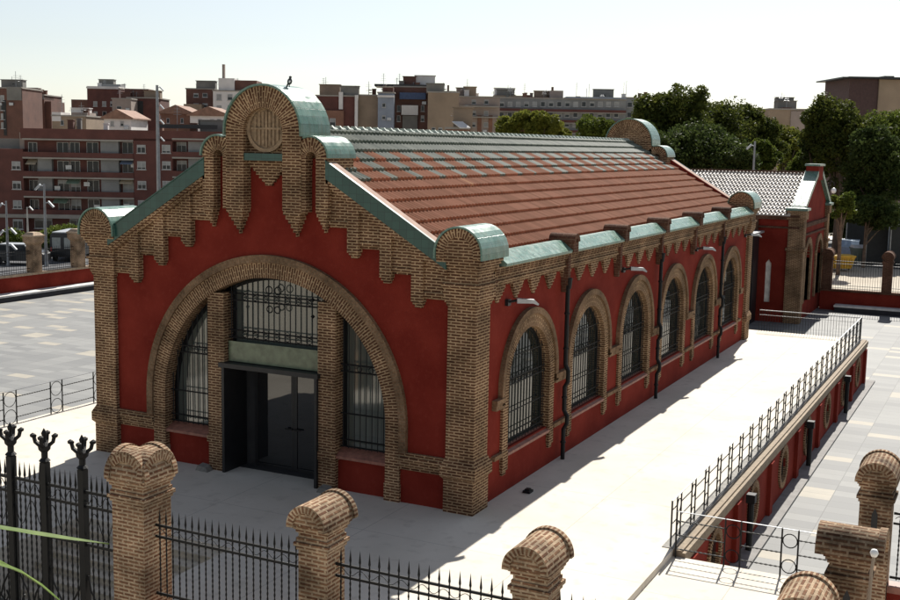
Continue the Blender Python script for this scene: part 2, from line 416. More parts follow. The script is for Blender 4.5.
def gable(P, front):
    # coping: tiled face, pale top strip, stepped corbel frieze below it
    for sg in (-1, 1):
        X = lambda a: XC+sg*a
        zt = lambda a: 6.49+.605*(4.95-a)
        a0, a1 = 1.86, 5.2
        mb = MB(); mb.prism([(X(a0), zt(a0)-.42), (X(a1), zt(a1)-.42), (X(a1), zt(a1)), (X(a0), zt(a0))], P, .322, -.02); obj('coping_face', mb, M_COPE, hall)
        mb = MB(); mb.prism([(X(a0), zt(a0)), (X(a1), zt(a1)), (X(a1), zt(a1)+.035), (X(a0), zt(a0)+.035)], P, .345, .25); obj('coping_lip', mb, M_COPE, hall)
        mb = MB(); mb.prism([(X(a0), zt(a0)), (X(a1-.1), zt(a1-.1)), (X(a1-.1), zt(a1-.1)+.03), (X(a0), zt(a0)+.03)], P, .25, -.03 if front else -.3); obj('coping_strip', mb, M_PINK, hall)
        if not front:
            mb = MB(); mb.prism([(X(a0), zt(a0)-.5), (X(a1-.1), zt(a1-.1)-.5), (X(a1-.1), zt(a1-.1)), (X(a0), zt(a0))], P, -.03, -.3); obj('parapet_back', mb, M_RED, hall)
        mb = MB()
        mb.prism([(X(a0), zt(a0)-.42), (X(a0), zt(a0)-.52), (X(a1), zt(a1)-.52), (X(a1), zt(a1)-.42)], P, .3, -.02)
        mb.prism([(X(a0), zt(a0)-.52), (X(a0), zt(a0)-.62), (X(a1), zt(a1)-.62), (X(a1), zt(a1)-.52)], P, .24, -.02)
        obj('sloped_moulding', mb, M_BRICK, hall)
        for k, (s0, s1, bot) in enumerate(((2.42, 2.74, 6.0), (3.34, 3.66, 5.45), (4.22, 4.54, 4.92))):
            mb = MB()
            mb.prism([(X(s0), bot+.22), (X(s1), bot+.22), (X(s1), zt(s1)-.6), (X(s0), zt(s0)-.6)], P, .2, -.02)
            for q, (ins, dd) in enumerate(((.0, .2), (.03, .16), (.07, .12))): mb.prism([(X(s0+ins), bot+.22-.07*(q+1)), (X(s1-ins), bot+.22-.07*(q+1)), (X(s1-ins), bot+.22-.07*q), (X(s0+ins), bot+.22-.07*q)], P, dd, -.02)
            obj('corbel_strip', mb, M_BRICK, hall)
        for k, (s0, s1, bot) in enumerate(((1.86, 2.43, 6.78), (2.73, 3.35, 6.3), (3.65, 4.23, 5.74), (4.53, 5.16, 5.2))):
            mb = MB()
            mb.prism([(X(s0), bot+.12), (X(s1), bot+.12), (X(s1), zt(s1)-.6), (X(s0), zt(s0)-.6)], P, .12, -.02)
            mb.prism([(X(s0), bot+.04), (X(s1), bot+.04), (X(s1), bot+.12), (X(s0), bot+.12)], P, .16, -.02)
            mb.prism([(X(s0), bot-.04), (X(s1), bot-.04), (X(s1), bot+.04), (X(s0), bot+.04)], P, .09, -.02)
            obj('corbel_panel', mb, M_BRICK, hall)
    # crest
    BC, BR = 9.06, 1.14
    cr = MB()
    cr.prism([(XC+x, z_) for x, z_ in ((-1.86, 7.0), (1.86, 7.0), (1.86, 8.42), (1.1, 8.42), (1.1, 9.06), (-1.1, 9.06), (-1.1, 8.42), (-1.86, 8.42))], P, -.02, -.5)
    c0 = obj('crest', cr, M_RED, hall)
    mb = MB()
    mb.ring(P, XC, BC, .60, BR, .33, -.9, n=28, legs=1.95, uo=.0)
    for sg in (-1, 1):
        for q in range(6):                                     # stepped tail of the inner leg
            i0, i1 = .62+.05*q, BR-.05*q
            mb.prism([(XC+sg*i0, 7.11-.11*(q+1)), (XC+sg*i1, 7.11-.11*(q+1)), (XC+sg*i1, 7.11-.11*q), (XC+sg*i0, 7.11-.11*q)], P, .33-.04*q, -.02)
        mb.ring(P, XC+sg*1.42, 8.44, .15, .50, .3, -.9, n=16, legs=1.35)
        for q in range(5):
            i0, i1 = 1.60+.03*q, 1.90-.04*q
            mb.prism([(XC+sg*i0, 7.09-.1*(q+1)), (XC+sg*i1, 7.09-.1*(q+1)), (XC+sg*i1, 7.09-.1*q), (XC+sg*i0, 7.09-.1*q)], P, .3-.04*q, -.02)
    for q in range(7):                                         # pendant below the green ledge
        h = .62-.085*q
        mb.prism([(XC-h, 8.34-.09*(q+1)), (XC+h, 8.34-.09*(q+1)), (XC+h, 8.34-.09*q), (XC-h, 8.34-.09*q)], P, .14-.012*q, -.02)
    mb.prism([(XC+.61*math.cos(2*PI*i/28), BC+.0+.61*math.sin(2*PI*i/28)) for i in range(28)], P, .1, -.88)
    mb.prism([(XC-.61, 8.34), (XC+.61, 8.34), (XC+.61, BC), (XC-.61, BC)], P, .09, -.86)
    obj('crest_brickwork', mb, M_BRICK, c0)
    # medallion with a quartered relief
    mb = MB()
    n = 28
    mb.ring(P, XC, 9.14, .50, .59, .19, .05, 0, 2*PI, n=36)
    mb.prism([(XC+.51*math.cos(2*PI*i/n), 9.14+.51*math.sin(2*PI*i/n)) for i in range(n)], P, .13, .05)
    for xx in (-.34, -.22, -.1, .1, .22, .34):
        h = .42 if abs(xx) < .3 else .3
        mb.prism([(XC+xx-.03, 9.14-h), (XC+xx+.03, 9.14-h), (XC+xx+.03, 9.14+h), (XC+xx-.03, 9.14+h)], P, .165, .12)
    mb.prism([(XC-.46, 9.12), (XC+.46, 9.12), (XC+.46, 9.17), (XC-.46, 9.17)], P, .178, .12)
    mb.prism([(XC-.03, 8.68), (XC+.03, 8.68), (XC+.03, 9.6), (XC-.03, 9.6)], P, .174, .12)
    obj('medallion', mb, plain('medallion_stone', (.27, .19, .115), .9, scale=9, var=.35), c0)
    mb = MB(); mb.prism([(XC-.66, 8.34), (XC+.66, 8.34), (XC+.66, 8.52), (XC-.66, 8.52)], P, .3, .02)
    obj('ledge', mb, M_COPE, c0)
    mb = MB(); mb.ring(P, XC, BC, BR+.003, BR+.055, .39, -.95, n=18, legs=.1); obj('crest_cover', mb, M_GREEN, c0)
    for sg in (-1, 1):
        mb = MB(); a0, a1 = (0, PI*.62) if sg > 0 else (PI*.38, PI)
        mb.ring(P, XC+sg*1.42, 8.44, .503, .55, .36, -.95, a0, a1, n=10); obj('crest_cover', mb, M_GREEN, c0)
gable(Pf(.15), True); gable(Pb(L-.15), False)

# big arch of the front
mb = MB(); P = Pf(.15)
mb.ring(P, XC, AC, AR, AR+.40, .07, -.34, n=48, legs=AC-.42, uo=.02); obj('arch_ring', mb, M_BRICK, hall)
mb = MB(); mb.ring(P, XC, AC, AR+.40, AR+.60, .13, -.02, n=48, legs=AC-1.28, uo=0); obj('arch_hood', mb, M_HOOD, hall)
for sg in (-1, 1):
    mb = MB(); mb.box(XC+sg*(AR+.2)-.22, XC+sg*(AR+.2)+.22, .06, .5, 0, .44); obj('arch_foot', mb, M_STONE if sg < 0 else M_BRICK, hall)
    mb = MB()
    xa, xb = XC+sg*(AR+.4), XC+sg*(W/2-PWD)
    xa, xb = min(xa, xb), max(xa, xb)
    for (z0, z1, dd) in ((.86, .96, .05), (.96, 1.1, .1), (1.1, 1.2, .14), (1.2, 1.29, .09)): mb.box(xa, xb, .15-dd, .16, z0, z1)
    obj('string_course', mb, M_BRICK, hall)
    # pilasters of the arch
    xc = XC+sg*1.74; top = AC+math.sqrt(AR**2-1.95**2)+.1
    mb = MB(); mb.box(xc-.26, xc+.26, .1, .6, 0, .78); mb.box(xc-.29, xc+.29, .06, .6, .78, .98); mb.box(xc-.26, xc+.26, .1, .6, .98, top); obj('pilaster', mb, M_BRICK, hall)
    # infill under the side lights
    xi, xo = XC+sg*2.0, XC+sg*(AR+.0); x0, x1 = min(xi, xo), max(xi, xo)
    mb = MB(); mb.box(x0, x1, .26, .6, 0, .95); obj('dado_panel', mb, M_RED, hall)
    mb = MB(); mb.add([(x0, .1, .93), (x1, .1, .93), (x1, .5, 1.1), (x0, .5, 1.1), (x0, .1, .86), (x1, .1, .86), (x1, .6, .86), (x0, .6, .86)], [(0, 1, 2, 3), (4, 5, 6, 7), (0, 1, 5, 4), (2, 3, 7, 6), (1, 2, 6, 5), (0, 3, 7, 4)]); obj('sill', mb, M_SILL, hall)

def arch_z(x, R=AR): return AC+math.sqrt(max(0, R*R-(x-XC)**2))
def clip_poly(x0, x1, z0, n=14, R=AR):
    return [(x0, z0), (x1, z0)]+[(x1+(x0-x1)*i/n, max(z0+.01, arch_z(x1+(x0-x1)*i/n, R))) for i in range(n+1)]
for x0, x1, z0 in ((XC-AR, XC-2.0, 1.0), (XC+2.0, XC+AR, 1.0), (XC-1.48, XC+1.48, 3.0)):
    win = MB()
    win.prism(clip_poly(x0, x1, z0, R=AR+.02), P, -.36, -.44, [clip_poly(x0+.09, x1-.09, z0+.09, R=AR-.1)]); wo = obj('window', win, M_IRON, hall)
    gl = MB(); gl.prism(clip_poly(x0+.06, x1-.06, z0+.06, R=AR-.05), P, -.395, -.41)
    obj('pane', gl, M_BLIND, wo)
    g = MB(); yb = .3; centre = z0 > 2
    zb = 3.62 if centre else 1.12
    x = x0+.12
    while x < x1-.05:
        top = arch_z(x, AR-.06)
        if top > zb+.1: g.bar((x, yb, zb), (x, yb, top), .021)
        x += .17
    def hbar(z_, th=.028):
        xl, xr = x0+.05, x1-.05
        dx = math.sqrt(max(0, (AR-.05)**2-(z_-AC)**2)) if z_ > AC else AR-.05
        xl, xr = max(xl, XC-dx), min(xr, XC+dx)
        if xr > xl+.05: g.bar((xl, yb, z_), (xr, yb, z_), th)
    if centre:
        for z_ in (3.66, 3.86, 4.66, 4.84): hbar(z_)
        for xx in np.arange(x0+.2, x1-.1, .34):
            g.torus((xx, yb, 3.76), .075, .01, (1, 0, 0), (0, 0, 1), 10, 4); g.torus((xx, yb, 4.75), .065, .01, (1, 0, 0), (0, 0, 1), 10, 4)
        for sx in (-1, 1):
            g.torus((XC+sx*.14, yb-.02, 5.0), .1, .017, (1, 0, 0), (0, 0, 1), 12, 4); g.torus((XC+sx*.12, yb-.02, 4.5), .09, .017, (1, 0, 0), (0, 0, 1), 12, 4)
            for zz in (4.42, 4.85): g.lathe([(0, -.06), (.06, 0), (0, .06)], (XC+sx*1.22, yb-.03, zz), 8)
    else:
        for z_ in (1.16, 1.34, 2.02, 3.1, 3.28): hbar(z_)
        for xx in np.arange(x0+.25, x1-.2, .34): g.torus((xx, yb, 3.19), .07, .01, (1, 0, 0), (0, 0, 1), 10, 4)
    obj('grille', g, M_IRON, wo)
    if centre:
        tr = MB(); tr.box(x0+.05, x1-.05, .25, .28, 3.02, 3.56); obj('transom_light', tr, M_FROST, wo)
# steel portal and glazed doors
mb = MB()
mb.box(XC-1.5, XC-1.42, .02, 1.1, 0, 2.98); mb.box(XC+1.42, XC+1.5, .02, 1.1, 0, 2.98); mb.box(XC-1.56, XC+1.56, -.04, 1.1, 2.88, 3.0)
po = obj('door_portal', mb, M_STEEL, hall)
mb = MB(); mb.box(XC-1.42, XC-1.12, 1.02, 1.1, 0, 2.88); obj('portal_side_panel', mb, M_DARK, po)
for k, (x0, x1) in enumerate(((XC-1.12, XC+.15), (XC+.155, XC+1.42))):
    mb = MB()
    for a, b, c, d in ((x0, x0+.09, 0, 2.86), (x1-.09, x1, 0, 2.86), (x0+.09, x1-.09, 2.76, 2.86), (x0+.09, x1-.09, 0, .1)): mb.box(a, b, .99, 1.05, c, d)
    do = obj('door', mb, M_STEEL, hall)
    mb = MB(); mb.box(x0+.08, x1-.08, 1.01, 1.03, .08, 2.78); obj('pane', mb, M_DGLASS, do)
    mb = MB(); hx = x1-.05 if k == 0 else x0+.05; mb.box(hx-.015, hx+.015, .94, .99, 1.16, 1.2); mb.box(hx-.015 if k else hx-.2, hx+.2 if k else hx+.015, .93, .945, 1.16, 1.2)
    obj('handle', mb, M_IRON, do)

# long side: windows, surrounds, courses, cornice, gutter, pipes, lamps
PS = Ps(-.15)
SPR = 2.72
proto = None
for k, y in enumerate(WY):
    if proto is None:
        mb = MB(); mb.prism(whole(y, 1.405, 1.125), PS, -.16, -.24, [whole(y, 1.34, 1.19, SPR)]); proto = obj('window', mb, M_IRON, hall)
        g = MB(); g.prism(whole(y, 1.36, 1.15), PS, -.195, -.21); obj('pane', g, M_GLASS, proto)
        g = MB(); xb = -.23
        for j in range(14):
            yy = y-1.3+.2*j; top = SPR+math.sqrt(max(0, 1.39**2-(yy-y)**2)); g.bar((xb, yy, 1.15), (xb, yy, top), .018)
        for z_ in (1.3, 1.46, 2.0, 2.72, 2.88, 3.45):
            dx = math.sqrt(1.39**2-max(0, z_-SPR)**2); g.bar((xb, y-dx, z_), (xb, y+dx, z_), .022)
        for j in range(5): g.torus((xb, y-.8+.4*j, 2.8), .07, .01, (0, 1, 0), (0, 0, 1), 10, 4)
        obj('grille', g, M_IRON, proto)
        mb = MB(); mb.ring(PS, y, SPR, 1.41, 1.75, .07, -.3, n=26, legs=SPR-1.12)
        s1 = obj('window_surround', mb, M_BRICK, hall)
        mb = MB(); mb.ring(PS, y, SPR, 1.75, 1.92, .13, -.02, n=26, legs=.35); obj('hood', mb, M_HOOD, s1)
        for sg in (-1, 1):                       # jamb tails below the sill, and blocks at the springing and the sill
            a = y+sg*1.58; b = y+sg*1.98; mb = MB(); mb.box(-.16, -.06, a-.16, a+.16, .62, 1.12); mb.box(-.16, -.09, a-.11, a+.11, .5, .62); obj('jamb_tail', mb, M_BRICK, s1)
            mb = MB(); mb.box(-.16, -.02, min(a+sg*.17, b+sg*.3), max(a+sg*.17, b+sg*.3), 2.3, 2.44); mb.box(-.16, .0, min(a+sg*.17, b+sg*.3), max(a+sg*.17, b+sg*.3), 2.44, 2.56); obj('springing_block', mb, M_HOOD, s1)
            mb = MB(); mb.box(-.16, -.04, min(a+sg*.17, b+sg*.3), max(a+sg*.17, b+sg*.3), 1.02, 1.13); obj('sill_course', mb, M_HOOD, s1)
        mb = MB(); mb.add([(-.05, y-1.42, 1.04), (-.05, y+1.42, 1.04), (-.4, y+1.42, 1.18), (-.4, y-1.42, 1.18), (-.05, y-1.42, .97), (-.05, y+1.42, .97), (-.4, y+1.42, .97), (-.4, y-1.42, .97)], [(0, 1, 2, 3), (4, 5, 6, 7), (0, 1, 5, 4), (2, 3, 7, 6), (1, 2, 6, 5), (0, 3, 7, 4)]); s2 = obj('sill', mb, M_SILL, hall)
        parts = [proto, s1, s2]
    else:
        for o in parts:
            c = copy_tree(o, hall); c.location.y = y-WY[0]
mb = MB()
mb.box(-.2, -.06, .84, L-.84, 5.42, 5.5); mb.box(-.2, .0, .84, L-.84, 5.5, 5.58); mb.box(-.2, -.03, .84, L-.84, 5.58, 5.76); mb.box(-.3, .04, .84, L-.84, 5.76, 5.84); mb.box(-.3, .1, .84, L-.84, 5.84, 5.93)
n = 25; pitch = (L-2*.86)/n
for j in range(n):
    yc = .86+pitch*(j+.5)
    for q in range(5):
        h = (.33, .29, .22, .15, .08)[q]; mb.box(-.2, -.06-.012*q, yc-h, yc+h, 5.42-.085*(q+1), 5.42-.085*q)
cor = obj('cornice', mb, M_BRICK, hall)
BY = [5.9+4.6*k for k in range(5)]
segs = [1.2]+BY+[29.3]
mb = MB()
for a, b in zip(segs[:-1], segs[1:]):
    a2, b2 = a+.2 if a in BY else a, b-.2 if b in BY else b
    pr = [(.2, 5.93), (.22, 6.0), (-.12, 6.26), (-.3, 6.26), (-.3, 5.93)]
    mb.prism(pr, lambda u, w_, d: (u, d, w_), a2, b2)
gut = obj('gutter_band', mb, M_GREEN, hall)
for k, y in enumerate(BY):
    mb = MB(); mb.box(-.5, .24, y-.19, y+.19, 5.93, 6.22)
    mb.ring(lambda u, w_, d: (d, u, w_), y, 6.22, .1, .23, -.5, .27, n=12)
    mb.prism(halfdisc(y, 6.22, .11, .02, 10), lambda u, w_, d: (d, u, w_), -.5, .2)
    mb.box(-.14, .06, y-.1, y+.1, 5.0, 5.93); mb.box(-.14, .0, y-.07, y+.07, 4.8, 5.0)
    obj('parapet_block', mb, M_DARKBRICK, hall)
    if k % 2 == 0:
        mb = MB(); mb.tube([(.06, y, 5.2), (.06, y, 4.9)], [.1, .065], 8)
        mb.tube([(.03, y, 5.0), (.03, y, 2.75), (.12, y+.0, 2.55), (.12, y, 2.35), (.12, y, 2.25), (.03, y, 2.1), (.03, y, 1.42), (.13, y, 1.26), (.13, y, 1.05), (.03, y, .88), (.03, y, 0)], .062, 8)
        for z_ in (4.2, 3.2, 1.8, .5): mb.lathe([(.07, -.03), (.085, -.02), (.085, .02), (.07, .03)], (.03, y, z_), 8)
        obj('drainpipe', mb, M_IRON, hall)
for y in (2.05, 11.25, 20.45, 29.2):
    mb = MB(); mb.box(-.16, -.06, y-.09, y+.09, 4.86, 5.02); mb.tube([(-.1, y, 4.95), (.1, y+.03, 5.0), (.25, y+.12, 5.02)], .035, 6)
    lo = obj('wall_lamp', mb, M_STEEL, hall)
    mb = MB(); mb.prism([(0, 0), (.62, -.05), (.78, -.16), (.76, -.2), (.56, -.14), (0, -.12)], lambda u, w_, d: (.12+u*.5-d*.5, y+.03+u*.62+d*.8, 5.06+w_), -.09, .09); obj('lamp_head', mb, M_LAMPW, lo)

# roof of pantiles: each slope a corrugated, stepped surface
def tile_slope(name, x0, y0, y1, zr, slope, run, mat, parent, axis='x', sgn=1, cols=.2, cross0=0.0):
    ang = math.atan(slope); Ls = run/math.cos(ang); rows = [0, .22]+[.22+.48*(k+1) for k in range(int((Ls-.22)/.48)+1)]
    rows[-1] = min(rows[-1], Ls)
    mb = MB(); nc = int(round((y1-y0)/cols)); prof = [(0, 0), (.24, 0), (.36, .08), (.62, .11), (.88, .08)]
    us = [(c+p[0])*cols for c in range(nc) for p in prof]+[nc*cols]; hs = [p[1] for c in range(nc) for p in prof]+[0]
    nu = len(us); ca, sa = math.cos(ang), math.sin(ang)
    V = []; Fc = []; UV = []
    for r in range(len(rows)-1):
        o = len(V)
        for s_, lift in ((rows[r], .0), (rows[r+1]+.03, .055)):
            for u, h in zip(us, hs):
                H = h+lift*1.5+(.0 if r == 0 else .0)
                a = s_*ca+H*sa; z_ = zr-s_*sa+H*ca
                V.append((x0+sgn*a, y0+u, z_) if axis == 'x' else (y0+u, x0+sgn*a, z_))
        for e in range(nu):                         # drip edge
            u = us[e]; s_ = rows[r+1]+.03; a = s_*ca+.0*sa; z_ = zr-s_*sa-.005
            V.append((x0+sgn*a, y0+u, z_) if axis == 'x' else (y0+u, x0+sgn*a, z_))
        va, vb = rows[r]+.02 if r else .1, rows[r+1]-.02
        for e in range(nu-1):
            uu = math.floor(us[e]/cols+1e-4)*cols+.1*cols; ub = uu+cols*.8
            Fc.append((o+e, o+e+1, o+nu+e+1, o+nu+e)); UV.append([(uu, va), (ub, va), (ub, vb), (uu, vb)])
            Fc.append((o+nu+e, o+nu+e+1, o+2*nu+e+1, o+2*nu+e)); UV.append([(uu, va), (ub, va), (ub, vb), (uu, vb)])
    mb.add(V, Fc, UV)
    ob = obj(name, mb, mat, parent); return ob
r_ = tile_slope('roof', XC, .2, L-.44, RZ, RS, 5.8, M_TILE, hall)
tile_slope('roof', XC, .2, L-.44, RZ, RS, 5.8, M_TILE, hall, sgn=-1)
mb = MB(); k = 0; y = .9
M_RIDGE = plain('ridge_tile', (.36, .40, .35), .35, scale=4, var=.25)
while y < L-1.0:
    mb.tube([(XC, y, RZ+.02), (XC, y+.40, RZ-.01)], [.135, .115], 8); mb.tube([(XC, y-.02, RZ+.03), (XC, y+.05, RZ+.03)], .155, 8); y += .41
obj('ridge', mb, M_RIDGE, r_)
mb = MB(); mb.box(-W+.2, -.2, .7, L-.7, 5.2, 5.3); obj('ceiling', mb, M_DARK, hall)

# ------------------------------------------------------------------ things on the terrace beside the hall
for x, y, lab in ((XC-1.74-.3, -.06, 'rough grey guard stone at the left foot of the doorway arch'), (XC+1.74+.12, -.1, 'rough grey guard stone at the right foot of the doorway arch')):
    mb = MB(); mb.add([(x-.2, y-.13, 0), (x+.22, y-.15, 0), (x+.2, y+.14, 0), (x-.2, y+.12, 0), (x-.15, y-.1, .13), (x+.12, y-.09, .1), (x+.1, y+.1, .15), (x-.13, y+.1, .17)], [(0, 1, 2, 3), (4, 5, 6, 7), (0, 1, 5, 4), (1, 2, 6, 5), (2, 3, 7, 6), (3, 0, 4, 7)])
    tag(obj('guard_stone', mb, M_GREY), lab, 'stone', 'guard stones of the doorway')
mb = MB(); mb.box(.3, .5, 2.35, 2.6, 0, .06); mb.box(.34, .46, 2.4, 2.55, .06, .1); tag(obj('ground_light', mb, M_IRON), 'small black floor light on the shaded terrace beside the corner pier', 'floor light')

# bird on the crest
b = thing('bird', 'small black and white bird perched on the green curved cap of the front gable', 'bird', (XC+.45, .35, 10.19))
b.scale = (.85, .85, .85)
mb = MB(); mb.tube([(-.02, 0, .07), (.0, 0, .12), (.02, 0, .19), (.03, 0, .24), (.035, 0, .29)], [.03, .07, .075, .045, .02], 8); mb.tube([(.03, 0, .25), (.035, 0, .29), (.05, 0, .32)], [.03, .045, .02], 8)
mb.tube([(.0, .015, .09), (.0, .015, 0)], .008, 4); mb.tube([(.0, -.015, .09), (.0, -.015, 0)], .008, 4)
local('body', mb, plain('bird_dark', (.03, .03, .035), .6), b, True)
mb = MB(); mb.tube([(-.03, 0, .12), (-.1, 0, .0), (-.13, 0, -.05)], [.03, .022, .01], 6); local('tail', mb, plain('bird_dark', (0, 0, 0)), b, True)
mb = MB(); mb.tube([(.03, -.05, .12), (.045, -.045, .17), (.05, -.03, .2)], [.02, .035, .015], 6); local('breast_patch', mb, plain('bird_white', (.7, .7, .68), .7), b, True)
mb = MB(); mb.tube([(.06, 0, .305), (.1, 0, .295)], [.012, .002], 5); local('beak', mb, M_IRON, b)

# ------------------------------------------------------------------ retaining wall on the right
rw = thing('retaining_wall', 'low red terrace wall with oval openings and pale coping above the lower court', 'wall')
mb = MB(); NY = [7.65+4.45*k-4.45 for k in range(7)]
mb.prism([(.2, -2), (TY1, -2), (TY1, -.34), (.2, -.34)], Ps(TX1), .22, 0.003, [[(y+.5*math.cos(2*PI*i/20), -1.02+.55*math.sin(2*PI*i/20)) for i in range(20)] for y in NY])
obj('wall', mb, M_RED, rw)
mb = MB(); mb.box(TX1+.004, TX1+.26, .2, TY1+.05, -.34, -.2); mb.box(TX1+.004, TX1+.28, .2, TY1+.05, -.2, -.06); mb.box(TX1+.004, TX1+.2, .2, TY1+.05, -.06, -.01); obj('coping', mb, plain('wall_coping', (.24, .185, .125), .85, scale=6, var=.25), rw)
for y in NY:
    mb = MB(); mb.ring(Ps(TX1), y, -1.02, .5, .7, .28, .1, 0, 2*PI, n=24); o = obj('oval_surround', mb, M_BRICK, rw)
    mb = MB(); mb.prism([(y+.5*math.cos(2*PI*i/20), -1.02+.55*math.sin(2*PI*i/20)) for i in range(20)], Ps(TX1), .1, .06); obj('pane', mb, M_GLASS, o)
    mb = MB()
    for j in range(-2, 3): mb.bar((TX1+.17, y+.17*j, -1.55), (TX1+.17, y+.17*j, -.5), .02)
    obj('grille', mb, M_IRON, o)
for k in range(8):
    y = .98+4.45*k; mb = MB(); mb.box(TX1+.2, TX1+.34, y-.2, y+.2, -1.99, -.34); obj('buttress', mb, M_RED, rw)
for y in (6.45, 16.0, 25.1):
    mb = MB(); mb.tube([(TX1+.42, y, -.45), (TX1+.42, y, -2)], .085, 8); mb.box(TX1+.3, TX1+.54, y-.13, y+.13, -.6, -.36); obj('drainpipe', mb, M_IRON, rw)
mb = MB(); mb.box(TX1-.26, TX1-.0, .2, TY1-.02, .0, .014); obj('edge_strip', mb, plain('edge_grey', (.22, .21, .19), .85, scale=5, var=.3), rw)
mb = MB(); mb.box(TX1+.225, TX1+.7, .2, TY1, -1.998, -1.93); obj('base_shade_strip', mb, plain('shade_strip_grey', (.2, .19, .18), .85), rw)  # grey strip added along the wall foot, standing in for the shade there

# ------------------------------------------------------------------ railings
def railing(name, label, p0, p1, pitch, z0, group='terrace railings', first=.5, pairw=.34, h=1.06):
    p0, p1 = Vector((p0[0], p0[1], z0)), Vector((p1[0], p1[1], z0)); d = (p1-p0); Ln = d.length; d.normalize(); U = Vector((0, 0, 1))
    r = thing(name, label, 'railing', tuple(p0), group)
    mb = MB(); mb.box(0, Ln, -.016, .016, h-.012, h, lambda a, b_, c: tuple(p0+d*a+Vector((-d.y, d.x, 0))*b_+U*c)); obj('handrail', mb, M_GALV, r)
    s = first; k = 0; prev = 0.0
    while s < Ln:
        mb = MB(); c = p0+d*s
        for e in (-pairw/2, pairw/2): mb.bar(c+d*e, c+d*e+U*h, .03)
        obj('post', mb, M_IRON, r)
        for zz in (.24, .80):
            mb = MB(); mb.torus(c+U*zz, pairw/2-.02, .012, d, U, 16, 4); obj('ring', mb, M_IRON, r)
        mb = MB(); a = prev; b_ = s-pairw/2
        if b_-a > .1:
            for zz in (.2, .52, .84):
                n_ = max(4, int((b_-a)/.05)); mb.tube([p0+d*(a+(b_-a)*i/n_)+U*(zz) for i in range(n_+1)], [.02 if i % 2 else .009 for i in range(n_+1)], 4)
            obj('twisted_bars', mb, M_IRON, r)
        prev = s+pairw/2; s += pitch; k += 1
    mb = MB()
    for e in (.02, Ln-.02): mb.bar(p0+d*e, p0+d*e+U*h, .035)
    obj('end_post', mb, M_IRON, r)
    return r
railing('railing', 'long black iron railing along the right edge of the terrace above the red wall', (4.78, .2), (4.78, 32.85), 1.27, .03, first=.62)
railing('railing', 'short black iron railing with rings crossing the bright platform in front of the court', (4.9, .14), (9.0, .14), 1.2, -.16, first=.13+1.13)
railing('railing', 'black iron railing with rings along the left edge of the terrace', (-16.25, -9.5), (-16.25, 32.85), 1.9, 0, first=.9, pairw=.5)
rr = thing('railing', 'thin wire railing at the far end of the terrace behind the hall', 'railing', (-.2, 32.9, 0), 'terrace railings')
mb = MB(); mb.box(.0, 4.75, 32.88, 32.92, 1.02, 1.06); mb.box(0, 4.75, 32.89, 32.91, .8, .82); obj('handrail', mb, M_GALV, rr)
mb = MB(); x = 0.0
while x < 4.75: mb.bar((x, 32.9, 0), (x, 32.9, 1.03), .014); x += .13
obj('bars', mb, M_IRON, rr)

# ------------------------------------------------------------------ fence pillars
def pillar(name, label, x, y, top, w_, axis, group, base=0.0, slit=False, double=False, z0=None, mat=None):
    mat = mat or M_PILLAR
    p = thing(name, label, 'pillar', (x, y, base), group)
    h = top-base; R = w_/2+.085; zc = h-R-.02
    mb = MB(); a = w_/2
    mb.frust(0, 0, 0, zc-.42, a, a, a, a)
    for z0_, z1_, e in ((zc-.42, zc-.36, .025), (zc-.36, zc-.30, .055), (zc-.30, zc-.23, .02), (zc-.23, zc-.15, .0), (zc-.15, zc-.1, .03), (zc-.1, zc-.05, .055), (zc-.05, zc+.0, .08)): mb.frust(0, 0, z0_, z1_, a+e, a+e, a+e, a+e)
    local('shaft', mb, mat, p)
    Lh = w_/2+.2
    axes = ('x', 'y') if double else (axis,)
    mb = MB()
    for ax in axes:
        Pq = (lambda u, w__, d: (u, d, w__)) if ax == 'y' else (lambda u, w__, d: (d, u, w__))
        lh = Lh if not double else R-.03
        mb.prism(halfdisc(0, zc, R*.66, .0, 14), Pq, -lh+.035, lh-.035)
        mb.ring(Pq, 0, zc, R*.66, R, -lh, lh, n=18, legs=.03)
        mb.ring(Pq, 0, zc, R, R+.028, lh-.1, lh, n=18, legs=.02)
        if double: mb.ring(Pq, 0, zc, R, R+.028, -lh, -lh+.1, n=18, legs=.02)
    local('barrel_cap', mb, mat, p)
    if slit:
        mb = MB(); zz = zc-.75
        mb.prism([(-.05, zz-.3), (.05, zz-.3), (.05, zz+.12), (0, zz+.24), (-.05, zz+.12)], lambda u, w__, d: (u, d, w__), -a-.004, -a+.02); local('slit', mb, M_DARK, p)
    return p
GP = 'brick pillars of the street fence'
pillar('brick_pillar', 'stout pale brick gate pillar with crossed double barrel top', -1.33, -9.95, 3.84, .66, 'y', GP, double=True)
pillar('brick_pillar', 'brown brick pillar with barrel top between two stretches of spiked fence', 2.2, -10.0, 3.57, .5, 'y', GP)
pillar('brick_pillar', 'brown brick barrel topped pillar standing against the bright sunlit terrace', 5.68, -10.0, 3.57, .5, 'y', GP)
pillar('brick_pillar', 'brick pillar with only its curved top showing at the lower edge of the photo', 9.2, -10.0, 3.57, .5, 'y', GP)
pillar('brick_pillar', 'dark brick pillar with barrel top seen side on, beside the white ball post', 9.42, -7.35, 3.57, .52, 'x', GP, slit=True)
pillar('brick_pillar', 'dark brick pillar with rimmed round top behind the one beside the ball post', 9.33, -3.2, 3.57, .52, 'y', GP, slit=True)
